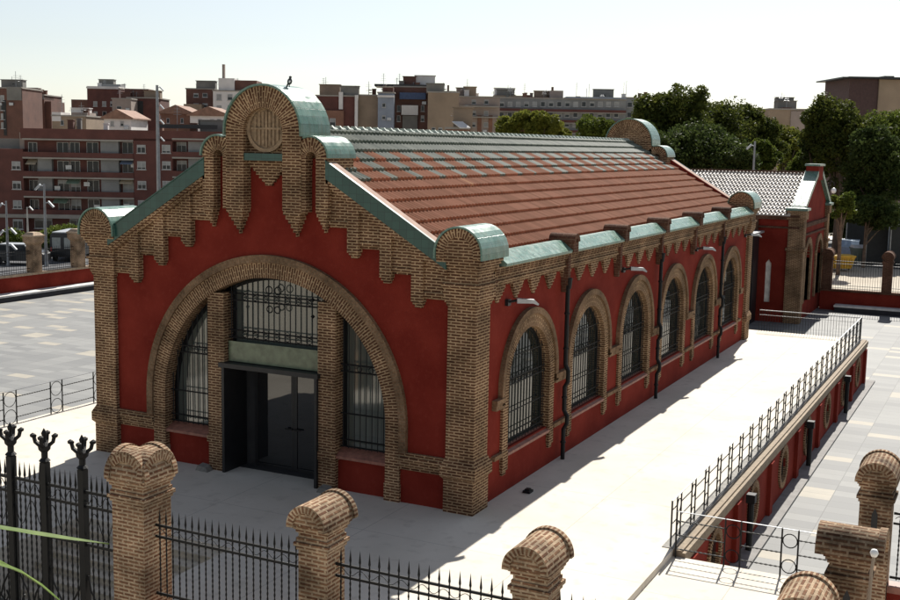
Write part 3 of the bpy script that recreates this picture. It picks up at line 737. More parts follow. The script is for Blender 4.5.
# plinth walls of the fence
def plinth(label, x0, x1, y0, y1, z1):
    p = thing('fence_wall', label, 'wall', (x0, y0, 0), 'plinth walls of the street fence')
    mb = MB(); mb.box(x0, x1, y0, y1, 0, z1-.12); obj('wall', mb, M_RED, p)
    mb = MB(); mb.box(x0, x1, y0-.05, y1+.05, z1-.12, z1); obj('coping', mb, M_SILL, p)
plinth('red plinth wall under the spiked fence beside the gate pillar', -.98, 1.94, -10.12, -9.88, 1.25)
plinth('red plinth wall under the spiked fence in front of the sunlit terrace', 2.46, 5.42, -10.12, -9.88, 1.25)
plinth('red plinth wall under the spiked fence below the bright platform', 5.94, 8.94, -10.12, -9.88, 1.25)
plinth('red plinth wall under the fence at the right edge of the photo', 9.6, 20, -3.3, -3.1, 1.3)

def spiked(label, x0, x1, y, zlow, zrails, ztop, step, nm='spiked_fence', rz=False, twist=True):
    f = thing(nm, label, 'fence', (x0, y, zlow), 'spiked iron fence panels')
    mb = MB()
    for z_ in zrails: mb.box(x0-.03, x1+.03, y-.012, y+.012, z_-.02, z_+.02)
    mb.box(x0-.03, x1+.03, y-.012, y+.012, zlow, zlow+.045)
    obj('rails', mb, M_IRON, f)
    n = int((x1-x0)/step); step = (x1-x0)/n
    mb = MB(); zt = zrails[0]
    path = []; N = int((zt-zlow)/.045)
    big = MB()
    mb.tube([(0, 0, zlow-.02)]+[(0, 0, zlow+.05+(zt-zlow-.05)*i/N) for i in range(N+1)]+[(0, 0, zt+.05), (0, 0, zt+.09), (0, 0, ztop)], [.012]+[.017 if i % 2 else .0095 for i in range(N+1)]+[.011, .02, .001], 5)
    me = None
    for i in range(n):
        xx = x0+step*(i+.5)
        if me is None: o = obj('picket', mb, M_IRON, f); o.matrix_parent_inverse = Matrix.Identity(4); me = o.data; mp = o
        else: o = mp.copy(); COL.objects.link(o); o.parent = f
        o.location = (xx-x0, 0, -zlow)
    # wavy scrolls between the two top rails
    mb = MB(); za, zb = zrails[1], zrails[0]; m = int((x1-x0)/.03)
    mb.tube([(x0+(x1-x0)*i/m, y-.014, (za+zb)/2+.05*math.sin(i*.55)) for i in range(m+1)], .006, 4); obj('wavy_bar', mb, M_IRON, f)
    return f
spiked('black spiked fence panel right of the gate pillar', -.98, 1.94, -10, 1.42, (2.6, 2.41), 2.88, .131)
spiked('black spiked fence panel between the two brown barrel topped pillars', 2.46, 5.42, -10, 1.42, (2.58, 2.40), 2.85, .16)
spiked('black spiked fence panel right of the pillar on the bright terrace', 5.94, 8.94, -10, 1.42, (2.58, 2.40), 2.85, .16)
spiked('black spiked fence panel at the right edge above the red plinth', 9.65, 20, -3.2, 1.4, (2.58, 2.40), 2.85, .16)
# side fence between the right-hand pillars is only gaps in the photo; a gate of tall posts closes the left
gate = thing('iron_gate', 'tall black iron gate with spikes and fleur finials on heavy posts', 'gate', (-7, -10, -1.65))
GX = (-2.56, -3.42, -4.22, -5.1, -6.8, -7.7, -8.5, -9.4)
for x in GX:
    mb = MB(); mb.box(x-.062, x+.062, -10.062, -9.938, -1.65, 3.3); mb.lathe([(.06, 0), (.1, .03), (.055, .08), (.055, .18), (.1, .23), (.11, .3), (.05, .36)], (x, -10, 3.3), 10)
    po = obj('post', mb, M_IRON, gate)
    mb = MB()
    for k in range(4):
        a = k*PI/2+.5; d = Vector((math.cos(a), math.sin(a), 0)); c = Vector((x, -10, 3.58))
        mb.tube([c, c+d*.08+Vector((0, 0, .02)), c+d*.15+Vector((0, 0, .08)), c+d*.17+Vector((0, 0, .16)), c+d*.13+Vector((0, 0, .2))], [.045, .04, .035, .035, .01], 6)
        mb.lathe([(.0, -.045), (.045, -.02), (.05, .02), (.0, .05)], tuple(c+d*.19+Vector((0, 0, .19))), 6)
    mb.tube([(x, -10, 3.6), (x, -10, 3.72), (x, -10, 3.82), (x, -10, 3.9)], [.05, .03, .05, .004], 6)
    obj('finial', mb, M_IRON, po)
mb = MB()
for z_ in (2.92, 2.67, 2.0, .6, -.2, -1.5): mb.box(-9.4, -1.68, -10.02, -9.98, z_-.025, z_+.025)
obj('rails', mb, M_IRON, gate)
mb = MB(); N = 70
mb.tube([(0, 0, -1.5)]+[(0, 0, -1.45+4.3*i/N) for i in range(N+1)]+[(0, 0, 2.96), (0, 0, 3.0), (0, 0, 3.24)], [.012]+[.021 if i % 2 else .011 for i in range(N+1)]+[.014, .024, .001], 5)
mp = None; x = -1.78
while x > -9.4:
    if min(abs(x-g_) for g_ in GX) > .075:
        if mp is None: mp = obj('picket', mb, M_IRON, gate); mp.matrix_parent_inverse = Matrix.Identity(4); o = mp
        else: o = mp.copy(); COL.objects.link(o); o.parent = gate
        o.location = (x+7, 0, 1.65)
    x -= .118
mb = MB(); m = 240
mb.tube([(-1.7-7.7*i/m, -10.02, 2.8+.08*math.sin(i*.75)) for i in range(m+1)], .008, 4); mb.tube([(-1.7-7.7*i/m, -10.02, 2.35+.22*math.sin(i*.42)) for i in range(m+1)], .008, 4)
for x in GX:
    for k, s_ in enumerate((-1, 1)):
        mb.tube([(x+s_*.08, -10, 1.45), (x+s_*.12, -10, 1.2), (x+s_*.3, -10, .9), (x+s_*.36, -10, .7), (x+s_*.25, -10, .6), (x+s_*.17, -10, .72), (x+s_*.22, -10, .82)], .018, 5)
obj('scrolls', mb, M_IRON, gate)
pillar('brick_pillar', 'brick gate pillar closing the far left side of the iron gate', -10.0, -9.95, 3.84, .66, 'y', GP, double=True)
bp = thing('ball_post', 'thin grey post with a white ball on top in front of the dark brick pillar', 'post', (9.85, -9.0, 0))
mb = MB(); mb.tube([(0, 0, 0), (0, 0, 3.5), (.02, 0, 3.72)], .022, 8); local('pole', mb, plain('weathered_post', (.3, .24, .18), .7), bp)
mb = MB(); mb.lathe([(.0, -.055), (.035, -.045), (.055, 0), (.035, .045), (.0, .055)], (.02, 0, 3.76), 12); local('ball', mb, plain('white_ball', (.8, .8, .78), .5), bp, True)

# ------------------------------------------------------------------ plant blades reaching in at the lower left
pl = thing('strap_leaf_plant', 'green strap leaved plant reaching in from the lower left corner', 'plant', tuple(at(-40, 585, 6.0)))
def blade(pts, wd, name='leaf'):
    mb = MB(); pts = [Vector(p) for p in pts]; n_ = len(pts); vs = []
    for i, p in enumerate(pts):
        d = (pts[min(i+1, n_-1)]-pts[max(i-1, 0)]).normalized(); s_ = d.cross(Vector((0, -.4, 1))).normalized()
        nn = s_.cross(d); t_ = i/(n_-1); wv = wd*math.sin(PI*min(1, .18+.82*t_))**.8+.0015
        vs += [p-s_*wv+nn*.25*wv, p-nn*.004, p+s_*wv+nn*.25*wv, p+nn*.004]
    fs = []
    for i in range(n_-1):
        o = i*4; q = o+4
        for k in range(4): fs.append((o+k, o+(k+1) % 4, q+(k+1) % 4, q+k))
    fs += [(0, 1, 2, 3), tuple((n_-1)*4+k for k in range(4))]
    mb.add(vs, fs); return mb
t = NT('strap_leaf'); t.set(Base_Color=t.mix(t.ramp(t.noise(9, 4), .35, .7), (.06, .10, .015), (.115, .165, .04)), Specular_IOR_Level=.1, Roughness=.6); M_LEAFB = t.m
for i, (pa, wd) in enumerate(((((-40, 521), (0, 528), (30, 533), (70, 539), (109, 544)), .021), (((-40, 535), (0, 564), (22, 573), (42, 586), (66, 606)), .024), (((-40, 575), (-20, 590), (-8, 605), (0, 625)), .024))):
    pts = [at(x, y, 6.0+.1*k) for k, (x, y) in enumerate(pa)]
    sm = []
    for a, b_ in zip(pts[:-1], pts[1:]): sm += [a, a.lerp(b_, .5)]
    obj('leaf', blade(sm+[pts[-1]], wd), M_LEAFB, pl)

# ------------------------------------------------------------------ second pavilion behind
pav = thing('brick_pavilion', 'smaller red brick pavilion with a pale glazed roof behind the end of the hall', 'pavilion')
QX, QY0, QY1, QB = -1.0, 49.9, 60.2, -2.0
QC = (QY0+QY1)/2; QE = 4.9; QR = 7.35; QS = (QR-QE)/(QC-QY0)
Pg = lambda u, w_, d: (QX+d, u, w_)
mb = MB()
gp = [(QY0+.1, QB), (QY1-.1, QB), (QY1-.1, QE+.2), (QC, QR+.35), (QY0+.1, QE+.2)]
def ph(y, w_=1.0, s=-.9, sp=1.9): return [(y-w_, s), (y+w_, s)]+[(y+w_*math.cos(PI*i/14), sp+w_*math.sin(PI*i/14)) for i in range(15)]
PY = (QY0+3.0, QC+2.2)
mb.prism(gp, Pg, -.12, -.6, [ph(y) for y in PY]); obj('gable_wall', mb, M_RED, pav)
for y in PY:
    mb = MB(); mb.ring(Pg, y, 1.9, 1.0, 1.42, .0, -.4, n=18, legs=2.8); o = obj('window_surround', mb, M_BRICK, pav)
    mb = MB(); mb.prism(ph(y), Pg, -.4, -.44); obj('pane', mb, M_GLASS, o)
    mb = MB()
    for j in range(-4, 5): mb.bar((QX-.34, y+.22*j, -.9), (QX-.34, y+.22*j, 2.7-.05*j*j), .02)
    obj('grille', mb, M_IRON, o)
mb = MB(); mb.prism([(-26, QB), (QX-.2, QB), (QX-.2, QE), (-26, QE)], Pf(QY0+.1), 0, -.5, [[(-3.18, -.75), (-2.82, -.75), (-2.82, 1.75), (-3.0, 2.0), (-3.18, 1.75)]]); obj('wall', mb, M_RED, pav)
mb = MB(); mb.box(-3.2, -2.8, QY0+.22, QY0+.26, -.8, 2.05); sl_ = obj('slit_window', mb, plain('pale_frosted_pane', (.75, .74, .66), .4), pav)
mb = MB(); mb.box(-26, QX-.6, QY1-.6, QY1-.1, QB, QE); obj('wall', mb, M_RED, pav)
mb = MB(); mb.box(-26, QX-.2, QY0-.04, QY0+.12, 4.0, 4.12); mb.box(-26, QX-.2, QY0-.1, QY0+.12, 4.55, 4.7); mb.box(-26, QX-.2, QY0-.16, QY0+.12, 4.7, 4.86); mb.box(QX-.13, QX+.06, QY0+.8, QY1-.8, 4.05, 4.3); mb.box(QX-.13, QX+.02, QY0+.8, QY1-.8, 3.5, 3.62)
for x in (-4.1,): mb.box(x-.35, x+.35, QY0-.08, QY0+.12, QB, 4.6)
obj('string_course', mb, M_DARKBRICK, pav)
for y0, y1 in ((QY0-.05, QY0+.85), (QY1-.85, QY1+.05)):
    mb = MB(); yc = (y0+y1)/2; mb.frust(QX-.4, yc, QB, 2.6, .5, .45, .5, .45); mb.frust(QX-.4, yc, 2.6, 2.8, .58, .53, .58, .53); mb.frust(QX-.4, yc, 2.8, 4.6, .48, .43, .48, .43); mb.frust(QX-.4, yc, 4.6, 5.15, .58, .53, .58, .53); o = obj('corner_pier', mb, M_BRICK, pav)
    mb = MB(); mb.frust(QX-.4, yc, 5.15, 5.3, .68, .63, .68, .63); mb.frust(QX-.4, yc, 5.3, 5.5, .64, .59, .2, .2); obj('pier_cap', mb, M_GREEN, o)
mb = MB()
for sg in (-1, 1):
    mb.prism([(QC+sg*.9, QR-.1), (QC+sg*5.1, QE+.22), (QC+sg*5.1, QE+.55), (QC+sg*.9, QR+.25)], Pg, .12, -.75)
obj('coping', mb, M_GREEN, pav)
mb = MB(); mb.box(QX-.7, QX+.1, QC-.95, QC+.95, QR-.4, QR+.55); o = obj('crest', mb, M_RED, pav)
mb = MB(); mb.box(QX-.78, QX+.2, QC-1.05, QC+1.05, QR+.55, QR+.68); obj('crest_cap', mb, M_GREEN, o)
for sg in (-1, 1): q = tile_slope('roof', QC, -26, QX-.7, QR, QS, QC-QY0+.2, M_WTILE, pav, axis='y', sgn=sg, cols=.24)
mb = MB(); mb.tube([(-26, QC, QR+.05), (QX-.7, QC, QR+.05)], .13, 8); obj('ridge', mb, M_DARKBRICK, pav)
# lean-to link with a thin pale roof edge between hall and pavilion
lk = thing('link_shed', 'dark glazed link with a thin pale roof edge between the hall and the pavilion', 'annexe', (-6, 42, -2))
mb = MB(); mb.box(-8.5, -3.6, 34.8, 49.7, -2, 3.7); obj('wall', mb, M_STEEL, lk)
mb = MB(); mb.box(-8.6, -3.3, 34.5, 49.7, 3.7, 3.82); obj('roof', mb, M_LAMPW, lk)
mb = MB()
for j in range(9): mb.box(-3.6, -3.55, 35+1.6*j, 35.08+1.6*j, -2, 3.7)
obj('mullions', mb, M_IRON, lk)

# ------------------------------------------------------------------ court walls with fences, left and right
def ledge(label, x0, x1, y0, y1, side):
    p = thing('stone_bench', label, 'bench', (x0, y0, -2), 'benches along the court walls')
    mb = MB(); mb.box(x0, x1, y0, y1, -2, -1.66); obj('base', mb, M_BENCHSHADE, p)
    mb = MB()
    e = .04; mb.box(x0-e, x1+e, y0-e, y1+e, -1.66, -1.54); obj('top', mb, M_KERB, p)
ledge('long pale stone bench with base darkened as painted shade along the left wall of the court', -49.3, -48.3, -8, 58, 'x')
ledge('long stone bench with base darkened as painted shade along the rear wall of the court', .2, 60, 57.1, 58.0, 'y')
wl = thing('court_wall', 'low red wall with stone coping along the left side of the court', 'wall', (-49.5, 24, -2))
mb = MB(); mb.box(-49.65, -49.32, -10, 58.6, -2, -.52); obj('wall', mb, M_RED, wl)
mb = MB(); mb.box(-49.75, -49.22, -10, 58.6, -.52, -.36); obj('coping', mb, M_STONE, wl)
wr_ = thing('court_wall', 'low red wall with iron fence behind the far end of the lower court', 'wall', (20, 58.3, -2))
mb = MB(); mb.box(QX+.06, 62, 58.1, 58.45, -2, -.7); obj('wall', mb, M_RED, wr_)
mb = MB(); mb.box(QX+.06, 62, 58.02, 58.53, -.7, -.56); obj('coping', mb, M_DARKBRICK, wr_)
def far_fence(label, a, b, z0, z1, step=.16, bands=()):
    a, b = Vector(a), Vector(b); d = b-a; Ln = d.length; d.normalize(); f = thing('iron_fence', label, 'fence', (a.x, a.y, z0), 'iron fences on the court walls')
    n_ = int(Ln/step); mb = MB()
    for i in range(n_):
        c = a+d*(step*(i+.5)); mb.tube([(c.x, c.y, z0), (c.x, c.y, z1-.1), (c.x, c.y, z1)], [.013, .013, .001], 4)
    obj('bars', mb, M_IRON, f)
    mb = MB()
    for z_ in (z0+.1, z0+.28, z1-.42, z1-.22): mb.bar((a.x, a.y, z_), (b.x, b.y, z_), .03)
    obj('rails', mb, M_IRON, f); return f
pr0 = pillar('brick_pillar', 'dark round topped brick pillar touching the pavilion at the rear of the court', -.55, 58.3, 2.25, .62, 'y', 'round topped pillars on the court walls', base=-.56, mat=M_DARKBRICK)
pillar('brick_pillar', 'dark round topped brick pillar on the rear wall near the right edge of the photo', 3.35, 58.3, 2.25, .62, 'y', 'round topped pillars on the court walls', base=-.56, mat=M_DARKBRICK)
far_fence('black iron fence between two round topped pillars at the rear of the court', (-.2, 58.3, 0), (3.0, 58.3, 0), -.56, 1.62)
far_fence('black iron fence at the right edge on the rear court wall', (3.7, 58.3, 0), (14, 58.3, 0), -.56, 1.62)
PLY = (29.4, 33.5, 37.6, 41.7)
for k, y in enumerate(PLY):
    if k in (1, 2):
        lab = ('worn red brick pillar on the left court wall beside the street lamp', 'worn brick pillar on the left court wall close to the corner of the hall')[k-1]
        p = thing('brick_pillar', lab, 'pillar', (-49.5, y, -.36), 'square pillars on the left court wall')
        mb = MB(); mb.frust(0, 0, 0, 1.9, .36, .36, .36, .36); mb.frust(0, 0, 1.9, 2.1, .36, .36, .5, .5); mb.frust(0, 0, 2.1, 2.45, .5, .5, .5, .5); local('shaft', mb, M_PILLAR, p)
        mb = MB(); mb.frust(0, 0, 2.45, 2.55, .55, .55, .55, .55); mb.frust(0, 0, 2.55, 2.75, .5, .5, .3, .3); local('cap', mb, M_STONE, p)
far_fence('black iron fence on the left court wall nearest the left edge', (-49.5, 26, 0), (-49.5, 33.1, 0), -.36, 1.35, .2)
far_fence('black iron fence on the left court wall between the two worn pillars', (-49.5, 33.9, 0), (-49.5, 37.2, 0), -.36, 1.35, .2)
far_fence('black iron fence on the left court wall next to the hall corner', (-49.5, 38, 0), (-49.5, 46, 0), -.36, 1.35, .2)

# ------------------------------------------------------------------ foliage
def leaf_mat(name, dark, light):
    t = NT(name); oi = t.n('ObjectInfo'); n1 = t.noise(.9, 3)
    wn_ = t.n('TexWhiteNoise', None, Vector=t.n('VectorMath', {'operation': 'SNAP'}, i0=t.obj(), i1=(.35, .35, .35)).outputs[0]).outputs[0]
    f = t.math('ADD', t.math('MULTIPLY', t.ramp(n1, .3, .7), .65), t.math('MULTIPLY', wn_, .35))
    t.set(Base_Color=t.mix(f, dark, light), Roughness=.55)
    t.put(t.b.inputs['Specular IOR Level'], .05)
    tr = t.n('BsdfTranslucent', None, Color=t.mix(f, dark, light)); ms = t.n('MixShader', None, Fac=.38, i1=t.b.outputs[0], i2=tr.outputs[0])
    t.t.links.new(ms.outputs[0], t.t.nodes['Material Output'].inputs[0]); return t.m
L_PINE = leaf_mat('pine_needles', (.022, .038, .010), (.115, .125, .025))
L_DARK = leaf_mat('dark_leaves', (.02, .036, .012), (.075, .095, .025))
L_LIGHT = leaf_mat('yellow_green_leaves', (.07, .09, .015), (.22, .22, .04))
L_MID = leaf_mat('mid_green_leaves', (.04, .065, .014), (.14, .165, .03))
M_BARK = plain('bark', (.12, .085, .06), .95, scale=4, var=.4)
def clumps(rng, n, c, rad, cl, leaves, size, flat=.75):
    leaves = int(leaves*1.6); size *= .78
    """Leaf quads in tufts gathered on the outer part of an uneven crown."""
    C = np.array(c, float); rad = np.array(rad, float)
    k = 7; n = int(n*1.5)
    ld = rng.normal(size=(k, 3)); ld /= np.linalg.norm(ld, axis=1)[:, None]; ld[:, 2] = np.abs(ld[:, 2])*rng.choice([1, 1, -.7], k)
    LC = C+ld*rad*rng.uniform(.42, .66, k)[:, None]; LC[0] = C; LR = rng.uniform(.36, .6, k); LR[0] = .68
    pick = rng.integers(0, k, n)
    d = rng.normal(size=(n, 3)); d /= np.linalg.norm(d, axis=1)[:, None]
    d[:, 2] = np.where((d[:, 2] < -.3) & (rng.random(n) < .6), -d[:, 2], d[:, 2])
    rr = rng.uniform(.5, 1.0, n)**.5*rng.uniform(.85, 1.15, n)
    P = LC[pick]+d*rad*LR[pick][:, None]*rr[:, None]
    cl = cl*.72
    csz = cl*rng.uniform(.6, 1.35, n)
    o = rng.normal(size=(n, leaves, 3)); o /= np.linalg.norm(o, axis=2)[:, :, None]
    o *= (rng.uniform(.25, 1, (n, leaves))**.5)[:, :, None]; o[:, :, 2] *= flat
    Q = (P[:, None, :]+o*csz[:, None, None]).reshape(-1, 3); N = len(Q)
    a = rng.normal(size=(N, 3)); a /= np.linalg.norm(a, axis=1)[:, None]
    b = np.cross(a, rng.normal(size=(N, 3))); b /= np.linalg.norm(b, axis=1)[:, None]
    s = size*rng.uniform(.6, 1.4, N)[:, None]
    V = np.stack([Q-a*s, Q-b*s*.55, Q+a*s, Q+b*s*.55], 1).reshape(-1, 3)
    return P, V
def fast_leaves(name, V, mat, parent):
    n = len(V)//4; me = bpy.data.meshes.new(name); me.vertices.add(len(V)); me.vertices.foreach_set('co', V.astype(np.float32).ravel())
    me.loops.add(n*4); me.loops.foreach_set('vertex_index', np.arange(n*4, dtype=np.int32)); me.polygons.add(n)
    me.polygons.foreach_set('loop_start', np.arange(0, n*4, 4, dtype=np.int32)); me.polygons.foreach_set('loop_total', np.full(n, 4, dtype=np.int32))
    me.update(); me.validate(); me.materials.append(mat); o = bpy.data.objects.new(name, me); COL.objects.link(o); o.parent = parent; return o
def tree(name, label, px, ytop, ybot, wpx, depth, mat, seed, base=None, n=90, cl=.16, leaves=55, size=.2, group=None, lean=0, crown_low=.25, cat='tree'):
    """px centre, top and bottom rows of the crown and its width in the photo; depth = distance along the view."""
    rng = np.random.default_rng(seed); k = depth/F_PX
    top = at(px, ytop, depth); bot = at(px, ybot, depth)
    gz = ground_h(top.x, top.y) if base is None else base
    o = thing(name, label, cat, (top.x, top.y, gz), group)
    H = top.z-gz; r = wpx*k/2; cz0 = bot.z-gz; h2 = max(.4, (H-cz0)/2)
    P, V = clumps(rng, n, (0, 0, cz0+h2), (r*1.04, r*1.04, h2*.97), max(r, .5)*cl*2.1, leaves, size)
    fast_leaves('crown', V, mat, o)
    mb = MB(); hh = cz0+h2*.9; tw = max(.05, H*.022)
    if hh > .4:
        mb.tube([(0, 0, -.3), (.02*H*lean, .01*H, hh*.4), (.03*H*lean, 0, hh*.75), (0, 0, hh)], [tw*1.3, tw, tw*.7, tw*.35], 8)
        for i in rng.choice(len(P), min(9, len(P)), replace=False):
            q = P[i]; s0 = Vector((.01*H*lean, 0, hh*rng.uniform(.35, .75))); e = Vector(q)
            mb.tube([s0, s0.lerp(e, .5)+Vector((0, 0, .1*r)), e], [tw*.5, tw*.32, tw*.1], 5)
        local('trunk', mb, M_BARK, o)
    return o
TG = 'trees beyond the court'
tree('pine_tree', 'tall dark pine at the left end of the wood behind the hall roof', 676, 82, 176, 78, 112, L_PINE, 1, n=210, size=.21, leaves=70, group=TG)
tree('pine_tree', 'broad dark pine in the middle of the wood above the pavilion roof', 722, 90, 178, 92, 118, L_PINE, 2, n=210, size=.21, leaves=70, group=TG)
tree('pine_tree', 'dark pine on the left hand slope of the wood showing beside the round gable crest', 650, 118, 176, 40, 108, L_DARK, 3, n=100, leaves=60, group=TG)
tree('pine_tree', 'rounded dark pine in front of the taller pines behind the pavilion', 700, 128, 186, 90, 104, L_DARK, 4, n=180, leaves=60, group=TG)
tree('pine_tree', 'dark pine topping the right hand end of the wood beside the beige house', 760, 99, 180, 54, 122, L_PINE, 5, n=130, leaves=60, group=TG)
tree('leafy_tree', 'yellow green tree in front of the beige house right of the wood', 788, 124, 182, 44, 128, L_LIGHT, 6, n=120, leaves=60, group=TG)
tree('leafy_tree', 'small yellow green tree right behind the tall grey lamp post', 762, 142, 182, 36, 106, L_MID, 66, n=90, leaves=60, group=TG)
tree('pine_tree', 'big dark pine with ragged clumps standing right of the gap, below the brown house', 846, 88, 205, 84, 104, L_PINE, 7, n=210, cl=.15, size=.19, leaves=70, group=TG)
tree('pine_tree', 'dark ragged pine with a side limb reaching left towards the beige house', 822, 112, 176, 42, 108, L_DARK, 8, n=90, leaves=65, group=TG)
tree('leafy_tree', 'lighter green tree in front of the brown house at the right edge', 890, 92, 190, 74, 112, L_MID, 9, n=150, leaves=65, group=TG)
tree('pine_tree', 'dark tree filling the gap under the lighter tree at the right edge', 880, 122, 226, 74, 98, L_DARK, 10, n=150, leaves=65, group=TG)
tree('shrub', 'small bright green tree beside the pavilion corner and the street lamp', 843, 192, 222, 26, 88, L_MID, 11, n=50, cl=.2, leaves=60, size=.15, group=TG, cat='shrub')
tree('shrub', 'low dark shrub behind the fenced enclosure at the right', 868, 195, 232, 60, 94, L_DARK, 12, n=80, leaves=60, group=TG, cat='shrub')
HG = 'trees behind the roof ridge'
tree('leafy_tree', 'yellow green tree left of the pair rising behind the roof ridge', 516, 106, 148, 38, 150, L_LIGHT, 21, n=100, leaves=60, size=.22, group=HG)
tree('leafy_tree', 'yellow green tree right of the pair rising behind the roof ridge', 544, 112, 150, 34, 148, L_LIGHT, 22, n=90, leaves=60, size=.22, group=HG)
tree('leafy_tree', 'darker tree behind the ridge next to the rear crest', 595, 114, 152, 40, 150, L_MID, 23, n=100, leaves=60, size=.22, group=HG)
tree('shrub', 'low pale shrub between the trees behind the roof ridge', 566, 127, 150, 22, 150, L_LIGHT, 24, n=40, leaves=50, size=.2, group=HG, cat='shrub')
tree('leafy_tree', 'green treetop showing between the rear crest and the wood', 636, 114, 150, 28, 150, L_MID, 25, n=60, leaves=55, size=.22, group=HG)
SG = 'shrubs along the left street'
tree('shrub', 'broad green shrub behind the worn pillar on the left', 62, 224, 262, 44, 100, L_MID, 31, n=80, cl=.2, leaves=65, size=.14, group=SG, cat='shrub')
tree('shrub', 'green shrub at the left edge behind the two street lamps', 20, 228, 264, 40, 100, L_MID, 32, n=70, cl=.2, leaves=65, size=.14, group=SG, cat='shrub')
tree('shrub', 'green shrub just left of the hall corner cap', 88, 228, 262, 30, 101, L_DARK, 33, n=60, cl=.2, leaves=65, size=.14, group=SG, cat='shrub')

for i, (px, yt, yb, wp, dp, m, lab) in enumerate((
    (838, 212, 246, 34, 118, L_DARK, 'dark bushes behind the yellow skip and the street lamp'),
    (866, 206, 240, 44, 122, L_DARK, 'dark bushes behind the fenced enclosure and the waste container'),
    (899, 196, 244, 40, 120, L_DARK, 'dark bushes at the right edge behind the enclosure'),
    (806, 150, 200, 34, 116, L_MID, 'leafy green tree filling the gap left of the ragged pines'),
    (738, 150, 184, 50, 100, L_DARK, 'dark rounded shrub directly above the pavilion ridge'),
    (664, 140, 182, 40, 100, L_DARK, 'dark shrub behind the small curl of the rear crest'))):
    tree('shrub', lab, px, yt, yb, wp, dp, m, 70+i, n=90, cl=.2, leaves=60, size=.17, group=TG, cat='shrub')
for i, (px, yt, yb, wp, dp, m, lab) in enumerate((
    (8, 246, 272, 40, 90, L_DARK, 'dark hedge clump behind the iron fence at the left edge'),
    (58, 240, 268, 30, 93, L_DARK, 'dark hedge clump behind the van and the worn pillar'),
    (100, 236, 268, 40, 95, L_DARK, 'dark hedge clump behind the hall corner on the left street'))):
    tree('shrub', lab, px, yt, yb, wp, dp, m, 90+i, n=70, cl=.22, leaves=60, size=.14, group=SG, cat='shrub')

# ------------------------------------------------------------------ buildings of the town
M_BRK2 = plain('town_brick', (.095, .034, .027), .85, scale=.6, var=.2)
M_BRK3 = plain('brown_brick', (.115, .055, .04), .85, scale=.5, var=.22)
M_BRK4 = plain('orange_brick', (.19, .095, .062), .85, scale=.5, var=.22)
M_CONC = plain('town_concrete', (.17, .165, .15), .9, scale=.4, var=.2)
M_BEIGE = plain('beige_render', (.25, .19, .135), .9, scale=.35, var=.16)
M_PINKW = plain('pinkish_render', (.28, .23, .20), .9, scale=.4, var=.16)
M_WHITE = plain('white_render', (.58, .56, .54), .85, scale=.4, var=.12)
M_BLUEG = plain('blue_grey_render', (.22, .25, .30), .85, scale=.5, var=.15)
M_GPANEL = plain('grey_panel', (.19, .195, .195), .8, scale=.4, var=.2)
M_SLAB = plain('balcony_slab', (.27, .25, .22), .85, scale=.5, var=.15)
M_TGLASS = glass('town_glass', (.02, .025, .03), 1.35, .1)
M_CURT = plain('window_blind', (.26, .265, .26), .7, scale=.8, var=.25)
M_AWN = plain('blue_awning', (.055, .085, .16), .8)
M_RTILE = plain('red_roof_tiles', (.22, .125, .085), .85, scale=1.2, var=.25)
M_WFRAME = plain('window_frame_white', (.36, .36, .35), .6)
